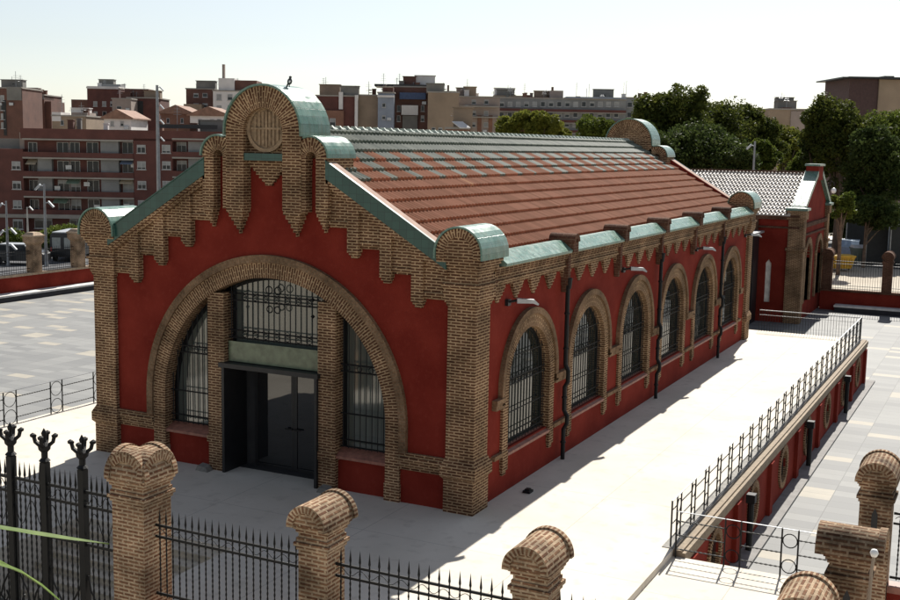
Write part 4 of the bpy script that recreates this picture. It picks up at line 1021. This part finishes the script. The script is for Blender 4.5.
class Bld:
    def __init__(s, name, label, px0, px1, ytop, depth, mat, deep=11, group=None, extra=0, cat='building', body=True, turn=0.0):
        s.k = depth/F_PX; s.px0 = px0; s.yt = ytop; p = at(px0, ytop, depth); s.top = p.z; s.gz = ground_h(p.x, p.y)-.3; s.H = s.top-s.gz
        s.t = thing(name, label, cat, (p.x, p.y, s.gz), group, YAW+turn); s.w = (px1-px0)*s.k; s.deep = deep; s.mat = mat
        if body:
            mb = MB(); mb.box(0, s.w, 0, deep, 0, s.H); s.body = local('wall', mb, mat, s.t)
            mb = MB(); e = .15
            mb.box(-e, s.w+e, -e, .25, s.H, s.H+.25); mb.box(-e, s.w+e, deep-.25, deep+e, s.H, s.H+.25); mb.box(-e, .25, .25, deep-.25, s.H, s.H+.25); mb.box(s.w-.25, s.w+e, .25, deep-.25, s.H, s.H+.25)
            local('parapet', mb, M_SLAB, s.t)
    def xy(s, px, py): return (px-s.px0)*s.k, s.H-(py-s.yt-ROLL*(px-s.px0))*s.k
    def block(s, name, px0, px1, py0, py1, y0, y1, mat, parent=None):
        u0, z1 = s.xy(px0, py0); u1, _ = s.xy(px1, py0); _, z0 = s.xy(px0, py1); mb = MB(); mb.box(u0, u1, y0, y1, max(0, z0), z1); return local(name, mb, mat, parent or s.t)
    def win(s, px0, px1, py0, py1, y=0.0, blind=0.0, frame=None, glassm=None):
        u0, z1 = s.xy(px0, py0); u1, _ = s.xy(px1, py0); _, z0 = s.xy(px0, py1); f = .07+.004*(u1-u0)
        mb = MB()
        for a, b, c, d in ((u0, u0+f, z0, z1), (u1-f, u1, z0, z1), (u0+f, u1-f, z1-f, z1), (u0+f, u1-f, z0, z0+f)): mb.box(a, b, y-.07, y+.05, c, d)
        if u1-u0 > 1.2: mb.box((u0+u1)/2-f/2, (u0+u1)/2+f/2, y-.06, y+.05, z0+f, z1-f)
        mb.box(u0-.1, u1+.1, y-.16, y+.05, z0-.1, z0)
        o = local('window', mb, frame or M_WFRAME, s.t)
        mb = MB(); zb = z1-f-(z1-z0-2*f)*blind; 
        if blind < .97: mb.box(u0+f, u1-f, y-.03, y+.04, z0+f, zb)
        if mb.v: local('pane', mb, glassm or M_TGLASS, o)
        if blind > .03:
            mb = MB(); mb.box(u0+f, u1-f, y-.05, y+.03, zb, z1-f); local('blind', mb, M_CURT, o)
        return o
    def grid(s, xs, ys, wpx, hpx, rng, frame=None):
        for y in ys:
            for x in xs: s.win(x-wpx/2, x+wpx/2, y, y+hpx, 0, rng.choice([0, 0, .3, .5, 1.0]), frame)
    def clutter(s, seed, n=5, ac=4, y=0.0):
        q = random.Random(seed)
        for i in range(n):
            u = q.uniform(.06, .9)*s.w; yy = q.uniform(1.2, s.deep-2); k = q.random()
            if k < .35:
                mb = MB(); a = q.uniform(.3, .5); h = q.uniform(.8, 1.7); mb.box(u-a, u+a, yy-a, yy+a, s.H, s.H+h); mb.box(u-a-.08, u+a+.08, yy-a-.08, yy+a+.08, s.H+h, s.H+h+.1); local('chimney', mb, q.choice([M_BRK3, M_CONC, M_WHITE, M_BRK4]), s.t)
            elif k < .6:
                mb = MB(); a = q.uniform(1, 2.2); h = q.uniform(1.6, 2.5); mb.box(u-a, u+a, yy-.8, yy+1.2, s.H, s.H+h); mb.box(u-a-.15, u+a+.15, yy-.95, yy+1.35, s.H+h, s.H+h+.12); local('roof_room', mb, q.choice([M_WHITE, M_PINKW, M_CONC, M_BEIGE, M_BRK3]), s.t)
            else:
                mb = MB(); h = q.uniform(1.8, 4); mb.tube([(u, yy, s.H), (u, yy, s.H+h)], .045, 5)
                for j in range(q.randint(2, 4)): mb.bar((u-.6+.1*j, yy, s.H+h*(.65+.11*j)), (u+.6-.1*j, yy, s.H+h*(.65+.11*j)), .03)
                if q.random() < .4: mb.lathe([(.02, 0), (.3, .06), (.42, .16), (.40, .18), (.02, .1)], (u+.3, yy, s.H+h*.4), 10)
                local('aerial', mb, M_GALV, s.t)
        for i in range(ac):
            u = q.uniform(.08, .88)*s.w; z_ = q.uniform(.35, .92)*s.H
            mb = MB(); mb.box(u, u+.8, y-.32, y-.02, z_, z_+.55); mb.box(u+.1, u+.7, y-.335, y-.32, z_+.06, z_+.49); local('air_conditioner', mb, M_LAMPW, s.t)
    def aerial(s, px, hpx, y=3):
        u, _ = s.xy(px, s.yt); h = hpx*s.k; mb = MB(); mb.tube([(u, y, s.H), (u, y, s.H+h)], .05, 5)
        for q in range(3): mb.bar((u-.5+.1*q, y, s.H+h*(.7+.12*q)), (u+.5-.1*q, y, s.H+h*(.7+.12*q)), .03)
        local('aerial', mb, M_GALV, s.t)
R_ = random.Random(3)
BG = 'houses of the town behind the hall'
# the long brick apartment block on the left
A = Bld('apartment_block', 'long dark red brick apartment block with grey balcony bands on the left', 20, 266, 128, 165, M_BRK2, deep=13, body=False)
mb = MB(); mb.box(0, A.w, 1.5, 13, 0, A.H-.05); local('wall', mb, M_BRK2, A.t)
A.block('roof_band', 20, 266, 128, 138.3, 0, 1.6, M_BRK2)
for a, b in ((-16, 22), (133, 172), (208, 266)):
    A.block('brick_bay', a, b, 138.3 if a > 0 else 148, 240, 0, 1.52 if a > 0 else 12, M_BRK2)
for a, b in ((22, 133), (172, 208)):
    for y in (139.0, 157.6, 177.0, 196.6, 214.8): A.block('balcony_slab', a, b, y-1.0, y+.6, -.22 if y > 140 else -.1, 1.5, M_SLAB)
    for y0, y1 in ((151.4, 156.6), (170.6, 176), (190.2, 195.6), (209, 213.8)): A.block('balcony_parapet', a+.05, b-.05, y0, y1, -.1, .14, M_BRK2)
    for k, y in enumerate((139.6, 158.2, 177.6, 197.2)):
        yb = (151.4, 170.6, 190.2, 209)[k]
        if a == 22:
            A.block('grey_panel', 99, 117, y, yb+4, .5, 1.5, M_GPANEL)
            if k in (1, 2): A.block('grey_panel', 35, 49, y, yb+4, .7, 1.5, M_GPANEL)
            for x0, x1, bl in ((24, 33, 0), (53, 65, 0 if k < 2 else .3), (66, 76, 0 if k < 2 else .6), (83, 95, .0), (119, 130, .0 if k < 2 else 1)):
                A.win(x0, x1, y+2.2, yb+2, 1.5, bl)
        else:
            if k in (0, 1): A.block('grey_panel', 187, 207, y, yb+4, .6, 1.5, M_GPANEL)
            for x0, x1, bl in ((174, 184, .3), (190, 197, .0), (199, 206, .6)):
                if k > 1 or x0 < 180: A.win(x0, x1, y+2.2, yb+2, 1.5, bl)
for cx in (15, 141, 166, 216, 240):
    for k, y in enumerate((144.6, 161, 180.6, 200)):
        if cx == 15 and k == 0: continue
        A.win(cx-4.3, cx+4.3, y, y+8.2, 0.0, (.6, .3, .8, .5)[(k+cx) % 4])
A.block('ground_band', -16, 140, 213.5, 217, -.25, .1, M_SLAB)
for x0, x1 in ((10, 20), (28, 46), (64, 78), (84, 104)): A.win(x0, x1, 219, 229, 0 if x0 < 20 else 1.5, .2)
A.block('roof_shed', 14, 30, 132, 149, 2, 8, M_PINKW); A.block('roof_shed', -14, 12, 138, 149, 3, 9, M_CONC)
A.clutter(5, 9, 0)
for i, (px, py) in enumerate(((38, 160), (62, 165), (80, 182), (128, 163), (50, 186), (176, 184), (200, 165), (90, 205), (120, 204))):
    u, z_ = A.xy(px, py); mb = MB(); mb.box(u, u+.85, 1.1, 1.48, z_-.6, z_); local('air_conditioner', mb, M_LAMPW, A.t)
for i, (x0, x1, y) in enumerate(((24, 34, 158.4), (119, 131, 158.4), (64, 77, 177.8), (118, 131, 177.8), (174, 186, 178.2), (50, 64, 197.4), (190, 206, 197.8))):
    u0, z_ = A.xy(x0, y); u1, _ = A.xy(x1, y); mb = MB(); mb.add([(u0, 1.4, z_), (u1, 1.4, z_), (u1, .05, z_-.75), (u0, .05, z_-.75), (u0, 1.4, z_-.05), (u1, 1.4, z_-.05), (u1, .05, z_-.8), (u0, .05, z_-.8)], [(0, 1, 2, 3), (4, 5, 6, 7), (0, 1, 5, 4), (1, 2, 6, 5), (2, 3, 7, 6), (3, 0, 4, 7)])
    local('awning', mb, plain(('cream_awning', 'dull_blue_awning', 'faded_green_awning')[i % 3], ((.4, .34, .25), (.12, .16, .24), (.14, .2, .15))[i % 3], .9), A.t)
A.block('roof_rail', 150, 212, 123.5, 127.5, 4, 4.3, M_STEEL)

def simple(label, x0, x1, yt, D, mat, xs=(), ys=(), w=4, h=5, roof=None, name='town_house', aer=(), deep=11, frame=None):
    b = Bld(name, label, x0, x1, yt, D, mat, deep, BG)
    b.grid(xs, ys, w, h, R_, frame)
    if roof:
        mb = MB(); mb.prism([(-.5, b.H-.1), (b.w+.5, b.H-.1), (b.w+.5, b.H+.1), (b.w/2, b.H+1.6), (-.5, b.H+.1)], lambda u, z_, d: (u, d, z_), -.5, deep+.5); local('roof', mb, roof, b.t)
    for px, hp in aer: b.aerial(px, hp)
    if name != 'tall_house': b.clutter(len(label)*7+int(x0), max(3, int((x1-x0)/6)) if not roof else 0, 3 if xs else 0)
    return b
b = simple('tall brown brick house with a concrete top at the left edge of the skyline', -10, 22, 88, 225, M_BRK3, (-4, 2), (95, 104, 113, 122), 4, 6)
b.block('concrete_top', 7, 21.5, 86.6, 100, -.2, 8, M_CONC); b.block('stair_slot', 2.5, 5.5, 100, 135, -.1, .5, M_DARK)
b = simple('brown brick house with a flat roof step right of the concrete topped house', 22, 44, 95, 240, M_BRK3, (27, 32), (103, 112, 121), 3, 5, aer=((26, 7), (36, 6)))
b.block('roof_step', 24, 44, 94, 99, -.1, 6, M_CONC); b.block('side_block', 44, 50, 101, 128, .5, 9, M_BRK3)
b = simple('low house with a white wall and dark openings above the apartment block', 52, 86, 116, 205, M_BEIGE, (62, 70, 78), (120,), 3, 5, aer=((66, 8),))
b.block('white_shed', 52, 61, 112, 121, -.1, 5, M_WHITE); b.block('roof_shed', 68, 84, 112, 117, 2, 7, M_PINKW)
b = simple('red brick house with white roof sheds and a railing, highest left of the lamp mast', 87, 119, 88, 262, M_BRK2, (95, 104, 112), (101, 111), 4, 5, aer=((101, 9), (121, 6)))
b.block('white_band', 87, 119, 86, 88.5, -.3, 9, M_WHITE); b.block('roof_shed', 99, 118, 83.5, 86.5, 2, 6, M_GPANEL); b.block('stepped_side', 70, 88, 99, 126, .6, 10, M_BRK3)
b = simple('pinkish white house with a square dark window beside the red brick house', 112, 131, 99, 245, M_PINKW, (119,), (106,), 5, 7)
b = simple('dark red house with a tall dark slot behind the lamp mast', 127, 157, 98, 250, M_BRK2, (), (), aer=((133, 7), (141, 6)))
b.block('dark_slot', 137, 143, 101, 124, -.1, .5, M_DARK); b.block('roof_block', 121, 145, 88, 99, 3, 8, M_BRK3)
b = simple('small whitish house with a pink tiled roof above the apartment block', 104, 131, 118, 200, M_WHITE, (112, 122), (121,), 3.4, 5, roof=M_RTILE)
b = simple('low orange brick house with a tiled roof right of the lamp mast', 160, 192, 113, 215, M_BRK4, (168, 182), (118,), 3, 5, roof=M_RTILE)
b = simple('low white house with blue windows just left of the front gable crest', 190, 228, 115, 205, M_WHITE, (200, 212, 219), (119,), 4, 7, roof=M_RTILE)
b = simple('brown brick house with a flat roof left of the white tower', 186, 214, 89, 255, M_BRK3, (196, 205), (93, 103), 5, 4, aer=((196, 8),))
b.block('roof_terrace', 186, 204, 104, 112, -2.5, .2, M_BEIGE)
b = simple('white tower house with a tall flue and antennas behind the front crest', 213, 258, 91, 250, M_WHITE, (219, 230), (94, 105, 116), 5, 6, aer=((231, 12), (235, 14)))
b.block('tower', 218, 234, 78, 92, .5, 8, M_WHITE); b.block('flue', 220.5, 223, 64, 79, 2, 2.8, M_PINKW); b.block('dark_roof_room', 234, 256, 80, 92, 1.0, 8, M_BRK3)
b = simple('red brick house with a white chimney strip right of the green crest cap', 316, 357, 96, 215, M_BRK2, (), ())
b.block('chimney', 339, 343, 92, 109, -.3, .6, M_WHITE); b.block('orange_side', 318, 344, 110, 140, -.6, .2, M_BRK4); b.block('white_strip', 355, 358, 95, 140, -.35, .2, M_WHITE); b.win(330, 336, 118, 126, -.6, .5)
b = simple('plain beige house wall with no windows between the red and the blue grey house', 358, 378, 95.5, 216, M_BEIGE)
b = simple('narrow blue grey house with few windows', 378, 394, 93, 214, M_BLUEG, (384,), (103, 115), 3.5, 4)
b.block('cornice', 377.5, 394.5, 95, 97, -.4, .2, M_WHITE); b.block('roof_room', 382, 393, 87, 94, 1, 7, M_BRK3)
b = simple('dark house with a blue awning and white balcony between the beige walls', 394, 428, 87, 218, M_BRK3, (399, 423), (105, 115), 3.5, 6, aer=((396, 10), (413, 6)))
b.block('blue_awning', 400, 426, 92.5, 99, -1.3, .1, M_AWN); b.block('white_balcony', 402, 418.5, 105, 114.5, -1.1, .1, M_WHITE); b.block('lower_wall', 403, 418, 115, 140, -.5, .1, M_CONC); b.block('roof_canopy', 374, 440, 83.5, 85.5, 1, 9, M_STEEL); b.block('red_roof_room', 404, 424, 85.5, 92, 1.5, 7, M_BRK2)
b = simple('broad plain beige house wall with few low windows, second beige wall from the crest', 428, 459, 92.5, 212, M_BEIGE, (434, 441), (127,), 4, 4)
b.block('parapet_wall', 432, 456, 89.8, 92.5, 3, 3.4, M_CONC); b.aerial(440, 8)
for px in (426, 440, 447): b.block('chimney', px, px+2, 84, 92.5, 4, 5, M_BRK3)
b = simple('pinkish apartment house with brick panels and square windows right of the beige wall', 459, 500, 97, 225, M_PINKW, (474, 486.5), (99.5, 110.5, 122), 4.4, 4.6, aer=((466, 9), (494, 7)))
for x in (459.5, 467, 478, 489): b.block('brick_panel', x, x+4, 115, 140, -.12, .1, M_BRK4)
b.block('balcony', 460, 499, 116, 117.2, -1.0, .1, M_SLAB); b.block('balcony', 460, 499, 105.5, 106.7, -1.0, .1, M_SLAB)
b = simple('long grey white apartment block with red balcony bands behind the trees', 497, 626, 98, 240, M_GPANEL, [502+8.2*i for i in range(15)], (101.5, 112, 121.5), 4.6, 5, aer=((545, 8), (588, 12), (604, 6)))
for y in (108, 118.5, 128.5):
    b.block('balcony_band', 497, 626, y, y+2.6, -.9, -.7, M_BRK2); b.block('balcony_slab', 497, 626, y+2.6, y+3.4, -1.0, .1, M_SLAB)
b.block('roof_house', 551, 564, 90, 98, 2, 7, M_PINKW); b.block('roof_room', 494, 524, 94.5, 98, 3, 9, M_BEIGE); b.block('brown_roof', 523, 550, 96, 98.5, 3, 9, M_BRK3); b.block('steel_roof', 566, 626, 96.6, 98.2, -.6, 8, M_BLUEG); b.block('flue', 553, 555, 86, 91, 4, 5, M_BRK3)
b = simple('grey house partly hidden by the wood left of the pines', 624, 662, 98, 250, M_GPANEL, (630, 640, 650), (102, 112), 5, 5)
b = simple('beige house with a small roof room seen between the wood and the right hand pines', 770, 812, 109.5, 205, M_BEIGE, (793, 806), (114, 124, 134), 4, 5, aer=((791, 14),))
b.block('grey_side', 791, 812, 111, 150, -.2, .2, M_PINKW); b.block('roof_room', 786, 795, 107, 110, 2, 6, M_BRK3)
b = simple('tall dark red and beige house with a projecting roof slab above the right hand pines', 850, 915, 78, 165, plain('dark_cladding', (.06, .032, .03), .8), (), (), name='tall_house')
b.block('beige_side', 879, 915, 79.4, 150, -.25, .2, M_BEIGE); b.block('roof_slab', 840, 915, 77, 78.4, -1.2, 11, M_STEEL); b.block('roof_unit', 892, 902, 74.5, 77, 3, 6, M_STEEL)
b = simple('low brick shed with a pale sloping skylight peeping over the roof ridge', 446, 468, 129, 130, M_BRK4, deep=5, name='shed')
mb = MB(); u0, _ = b.xy(452, 129); u1, _ = b.xy(466, 129); mb.add([(u0, .2, b.H+.9), (u1-.4, .2, b.H+.9), (u1+.5, -1.0, b.H+.2), (u0+.9, -1.0, b.H+.2), (u0, .2, b.H+.8), (u1-.4, .2, b.H+.8), (u1+.5, -1.0, b.H+.1), (u0+.9, -1.0, b.H+.1)], [(0, 1, 2, 3), (4, 5, 6, 7), (0, 1, 5, 4), (1, 2, 6, 5), (2, 3, 7, 6), (3, 0, 4, 7)]); local('skylight', mb, M_WHITE, b.t)

# ------------------------------------------------------------------ lamp posts and mast
def street_lamp(label, px, ytop, ybase, depth, heads=((1, 0),), gz=None, name='street_lamp', r=.09, group='street lamps'):
    k = depth/F_PX; p = at(px, ytop, depth); gz = ground_h(p.x, p.y) if gz is None else gz
    o = thing(name, label, 'street lamp', (p.x, p.y, gz), group, YAW); H = p.z-gz
    mb = MB(); mb.tube([(0, 0, 0), (0, 0, .4), (0, 0, H*.5), (0, 0, H)], [r*1.8, r*1.2, r, r*.7], 10); local('pole', mb, M_GALV, o)
    for s, dy in heads:
        z_ = H-dy*k
        mb = MB(); mb.tube([(0, 0, z_-.1), (s*.35, 0, z_+.02)], .035, 6)
        mb.add([(s*.25, -.13, z_-.02), (s*.62, -.12, z_-.4), (s*.62, .12, z_-.4), (s*.25, .13, z_-.02), (s*.31, -.13, z_+.1), (s*.7, -.12, z_-.32), (s*.7, .12, z_-.32), (s*.31, .13, z_+.1)], [(0, 1, 2, 3), (4, 5, 6, 7), (0, 1, 5, 4), (1, 2, 6, 5), (2, 3, 7, 6), (3, 0, 4, 7)])
        local('lamp_head', mb, M_LAMPW if dy else M_GALV, o)
    return o
street_lamp('tall grey mast with four floodlights in front of the apartment block', 157, 85, 215, 118, ((1, 2), (1, 20), (1, 35), (1, 52)), name='floodlight_mast', r=.2)
street_lamp('grey street lamp with two heads rising from the worn brick pillar on the left', 44, 184, 262, 84, ((-1, 1), (1, 18)), r=.1)
street_lamp('grey street lamp at the left edge with three lamp heads', 6, 201, 270, 84, ((-1, 3), (-1, 30), (1, 28), (1, 44)), r=.09)
street_lamp('short slim lamp post between the two grey street lamps', 27, 207, 240, 130, ((1, 0),), r=.1)
street_lamp('grey lamp post with a side box standing behind the pavilion roof', 755, 141, 180, 96, ((-1, 4),), r=.12)
p = at(829, 192, 88)
sl2 = thing('street_lamp', 'dark street lamp with a white globe at the pavilion corner', 'street lamp', (p.x, p.y, ground_h(p.x, p.y)), 'street lamps'); H = p.z-ground_h(p.x, p.y)
mb = MB(); mb.tube([(0, 0, 0), (0, 0, H*.6), (0, 0, H+.55), (.15, 0, H+.85), (.32, 0, H+.7), (.34, 0, H+.42)], [.1, .07, .05, .04, .035, .03], 8); local('pole', mb, M_IRON, sl2)
mb = MB(); mb.lathe([(.05, -.22), (.16, -.15), (.19, .02), (.13, .16), (.04, .22)], (.34, 0, H+.12), 12); local('globe', mb, plain('opal_globe', (.85, .85, .83), .3), sl2, True)

# ------------------------------------------------------------------ left street: van, stall; right street: skips and fences
p = at(63, 266, 88); vz = ground_h(p.x, p.y)
van = thing('van', 'dark van with pale rear windows parked between the worn pillars', 'van', (p.x, p.y, vz+.04), None, YAW)
mb = MB(); mb.prism([(-1.0, .35), (1.0, .35), (1.0, 1.0), (.93, 2.0), (.8, 2.2), (-.8, 2.2), (-.93, 2.0), (-1.0, 1.0)], lambda u, w_, d: (u, d, w_), 0, 4.6); local('body', mb, plain('dark_car_paint', (.02, .021, .024), .35), van)
for s in (-1, 1):
    mb = MB(); mb.box(s*.46-.32, s*.46+.32, -.03, .02, 1.0, 1.85); local('rear_window', mb, plain('pale_van_glass', (.30, .32, .30), .3), van)
    mb = MB(); mb.box(s*.88-.06, s*.88+.06, -.04, .02, .75, 1.1); local('tail_light', mb, plain('tail_red', (.4, .02, .02), .4), van)
    for yy in (.8, 3.7):
        mb = MB(); mb.tube([(s*.72, yy, .33), (s*.98, yy, .33)], .33, 14); local('wheel', mb, M_IRON, van)
mb = MB(); mb.box(-1.0, 1.0, -.12, .0, .38, .58); local('bumper', mb, M_STEEL, van)
mb = MB(); mb.box(-.85, .85, .2, 4.0, 2.2, 2.26); local('roof_panel', mb, M_LAMPW, van)
p = at(20, 268, 86); vz = ground_h(p.x, p.y)
car = thing('parked_car', 'dark car with a pale roof at the left edge behind the fence', 'car', (p.x, p.y, vz+.04), None, YAW)
mb = MB(); mb.prism([(-2.1, .3), (2.1, .3), (2.1, .8), (1.9, .95), (1.2, 1.02), (.7, 1.48), (-1.3, 1.5), (-1.9, 1.0), (-2.1, .85)], lambda u, w_, d: (u, d, w_), -.85, .85); local('body', mb, plain('dark_car_paint', (0, 0, 0)), car)
mb = MB(); mb.box(-1.25, .65, -.7, .7, 1.5, 1.54); local('roof', mb, M_LAMPW, car)
mb = MB(); mb.prism([(-1.2, 1.05), (.95, 1.05), (.62, 1.42), (-1.1, 1.43)], lambda u, w_, d: (u, d, w_), -.87, -.83); local('side_window', mb, M_TGLASS, car)
for x in (-1.3, 1.3):
    for s in (-.78, .78):
        mb = MB(); mb.tube([(x, s-.1, .32), (x, s+.1, .32)], .32, 14); local('wheel', mb, M_IRON, car)

def skip(label, px, py, depth, mat, w_=2.6, h=1.25, d=1.6, name='skip', cat='skip', lid=None):
    p = at(px, py, depth); z_ = ground_h(p.x, p.y)+.12; s = thing(name, label, cat, (p.x, p.y, z_), 'containers on the far pavement', YAW)
    mb = MB(); a = w_/2; b = d/2
    mb.frust(0, 0, .1, h-.12, a-.22, b-.14, a, b); mb.frust(0, 0, h-.12, h, a+.05, b+.05, a+.05, b+.05)
    for x in np.linspace(-a+.3, a-.3, 5): mb.box(x-.04, x+.04, -b-.03, -b+.12, .25, h-.14)
    local('body', mb, mat, s)
    mb = MB()
    for x in (-a*.7, a*.7):
        for y in (-b*.6, b*.6): mb.tube([(x-.05, y, .08), (x+.05, y, .08)], .09, 8)
    local('wheels', mb, M_IRON, s)
    if lid:
        mb = MB(); mb.prism([(-b-.05, h), (b+.05, h), (b*.5, h+.22), (-b*.5, h+.22)], lambda u, w__, dd: (dd, u, w__), -a, a); local('lid', mb, lid, s)
    return s
M_YEL = plain('yellow_skip_paint', (.60, .36, .03), .5, scale=1.5, var=.2)
skip('yellow skip standing on the far pavement right of the pavilion', 837, 249, 92, M_YEL, 2.5, 1.15)
skip('grey green waste container with a pale lid right of the yellow skip', 861, 247, 97, plain('grey_green_plastic', (.10, .13, .11), .6), 1.5, 1.35, 1.1, 'waste_container', 'container', plain('pale_lid', (.5, .52, .54), .5))
p = at(850, 244, 104); z_ = ground_h(p.x, p.y)+.12
cv = thing('parked_car', 'pale blue car half hidden behind the waste container', 'car', (p.x, p.y, z_), None, YAW+1.2)
mb = MB(); mb.prism([(-2.0, .3), (2.0, .3), (2.0, .8), (1.1, 1.0), (.6, 1.48), (-1.4, 1.48), (-2.0, .95)], lambda u, w_, d: (u, d, w_), -.82, .82); local('body', mb, plain('pale_blue_paint', (.30, .40, .52), .3), cv)
mb = MB(); mb.prism([(-1.3, 1.04), (.95, 1.04), (.55, 1.42), (-1.3, 1.42)], lambda u, w_, d: (u, d, w_), -.84, .84); local('windows', mb, M_TGLASS, cv)
for x in (-1.2, 1.2):
    mb = MB(); mb.tube([(x, -.84, .3), (x, .84, .3)], .3, 14); local('wheels', mb, M_IRON, cv)
def site_fence(label, px0, px1, ybase, ytop, depth):
    a, b = at(px0, ybase, depth), at(px1, ybase, depth); z0 = ground_h(a.x, a.y)+.1; z1 = at(px0, ytop, depth).z
    f = thing('site_fence', label, 'fence', (a.x, a.y, z0), 'dark enclosures across the road')
    d = Vector((b.x-a.x, b.y-a.y, 0)); Ln = d.length; d.normalize(); nr = Vector((-d.y, d.x, 0)); mb = MB()
    Pq = lambda u, v, w_: tuple(Vector((a.x, a.y, 0))+d*u+nr*v+Vector((0, 0, w_)))
    mb.box(0, Ln, -.02, .02, z0, z1-.05, Pq); obj('panel', mb, plain('dark_mesh_panel', (.02, .022, .022), .8), f)
    mb = MB(); mb.box(-.05, Ln+.05, -.05, .05, z1-.05, z1+.03, Pq)
    for i in range(int(Ln/2)+1): mb.box(2*i-.04, 2*i+.04, -.06, .06, z0-.1, z1-.05, Pq)
    obj('frame', mb, M_GALV, f)
site_fence('dark mesh enclosure panel with a thin pale top rail across the road', 866, 887, 246, 222, 96)
site_fence('dark mesh enclosure panel at the right edge with a thin pale top rail', 890, 915, 247, 224, 95)
site_fence('rear dark enclosure panel behind the others with a higher top rail', 846, 905, 240, 217, 108)
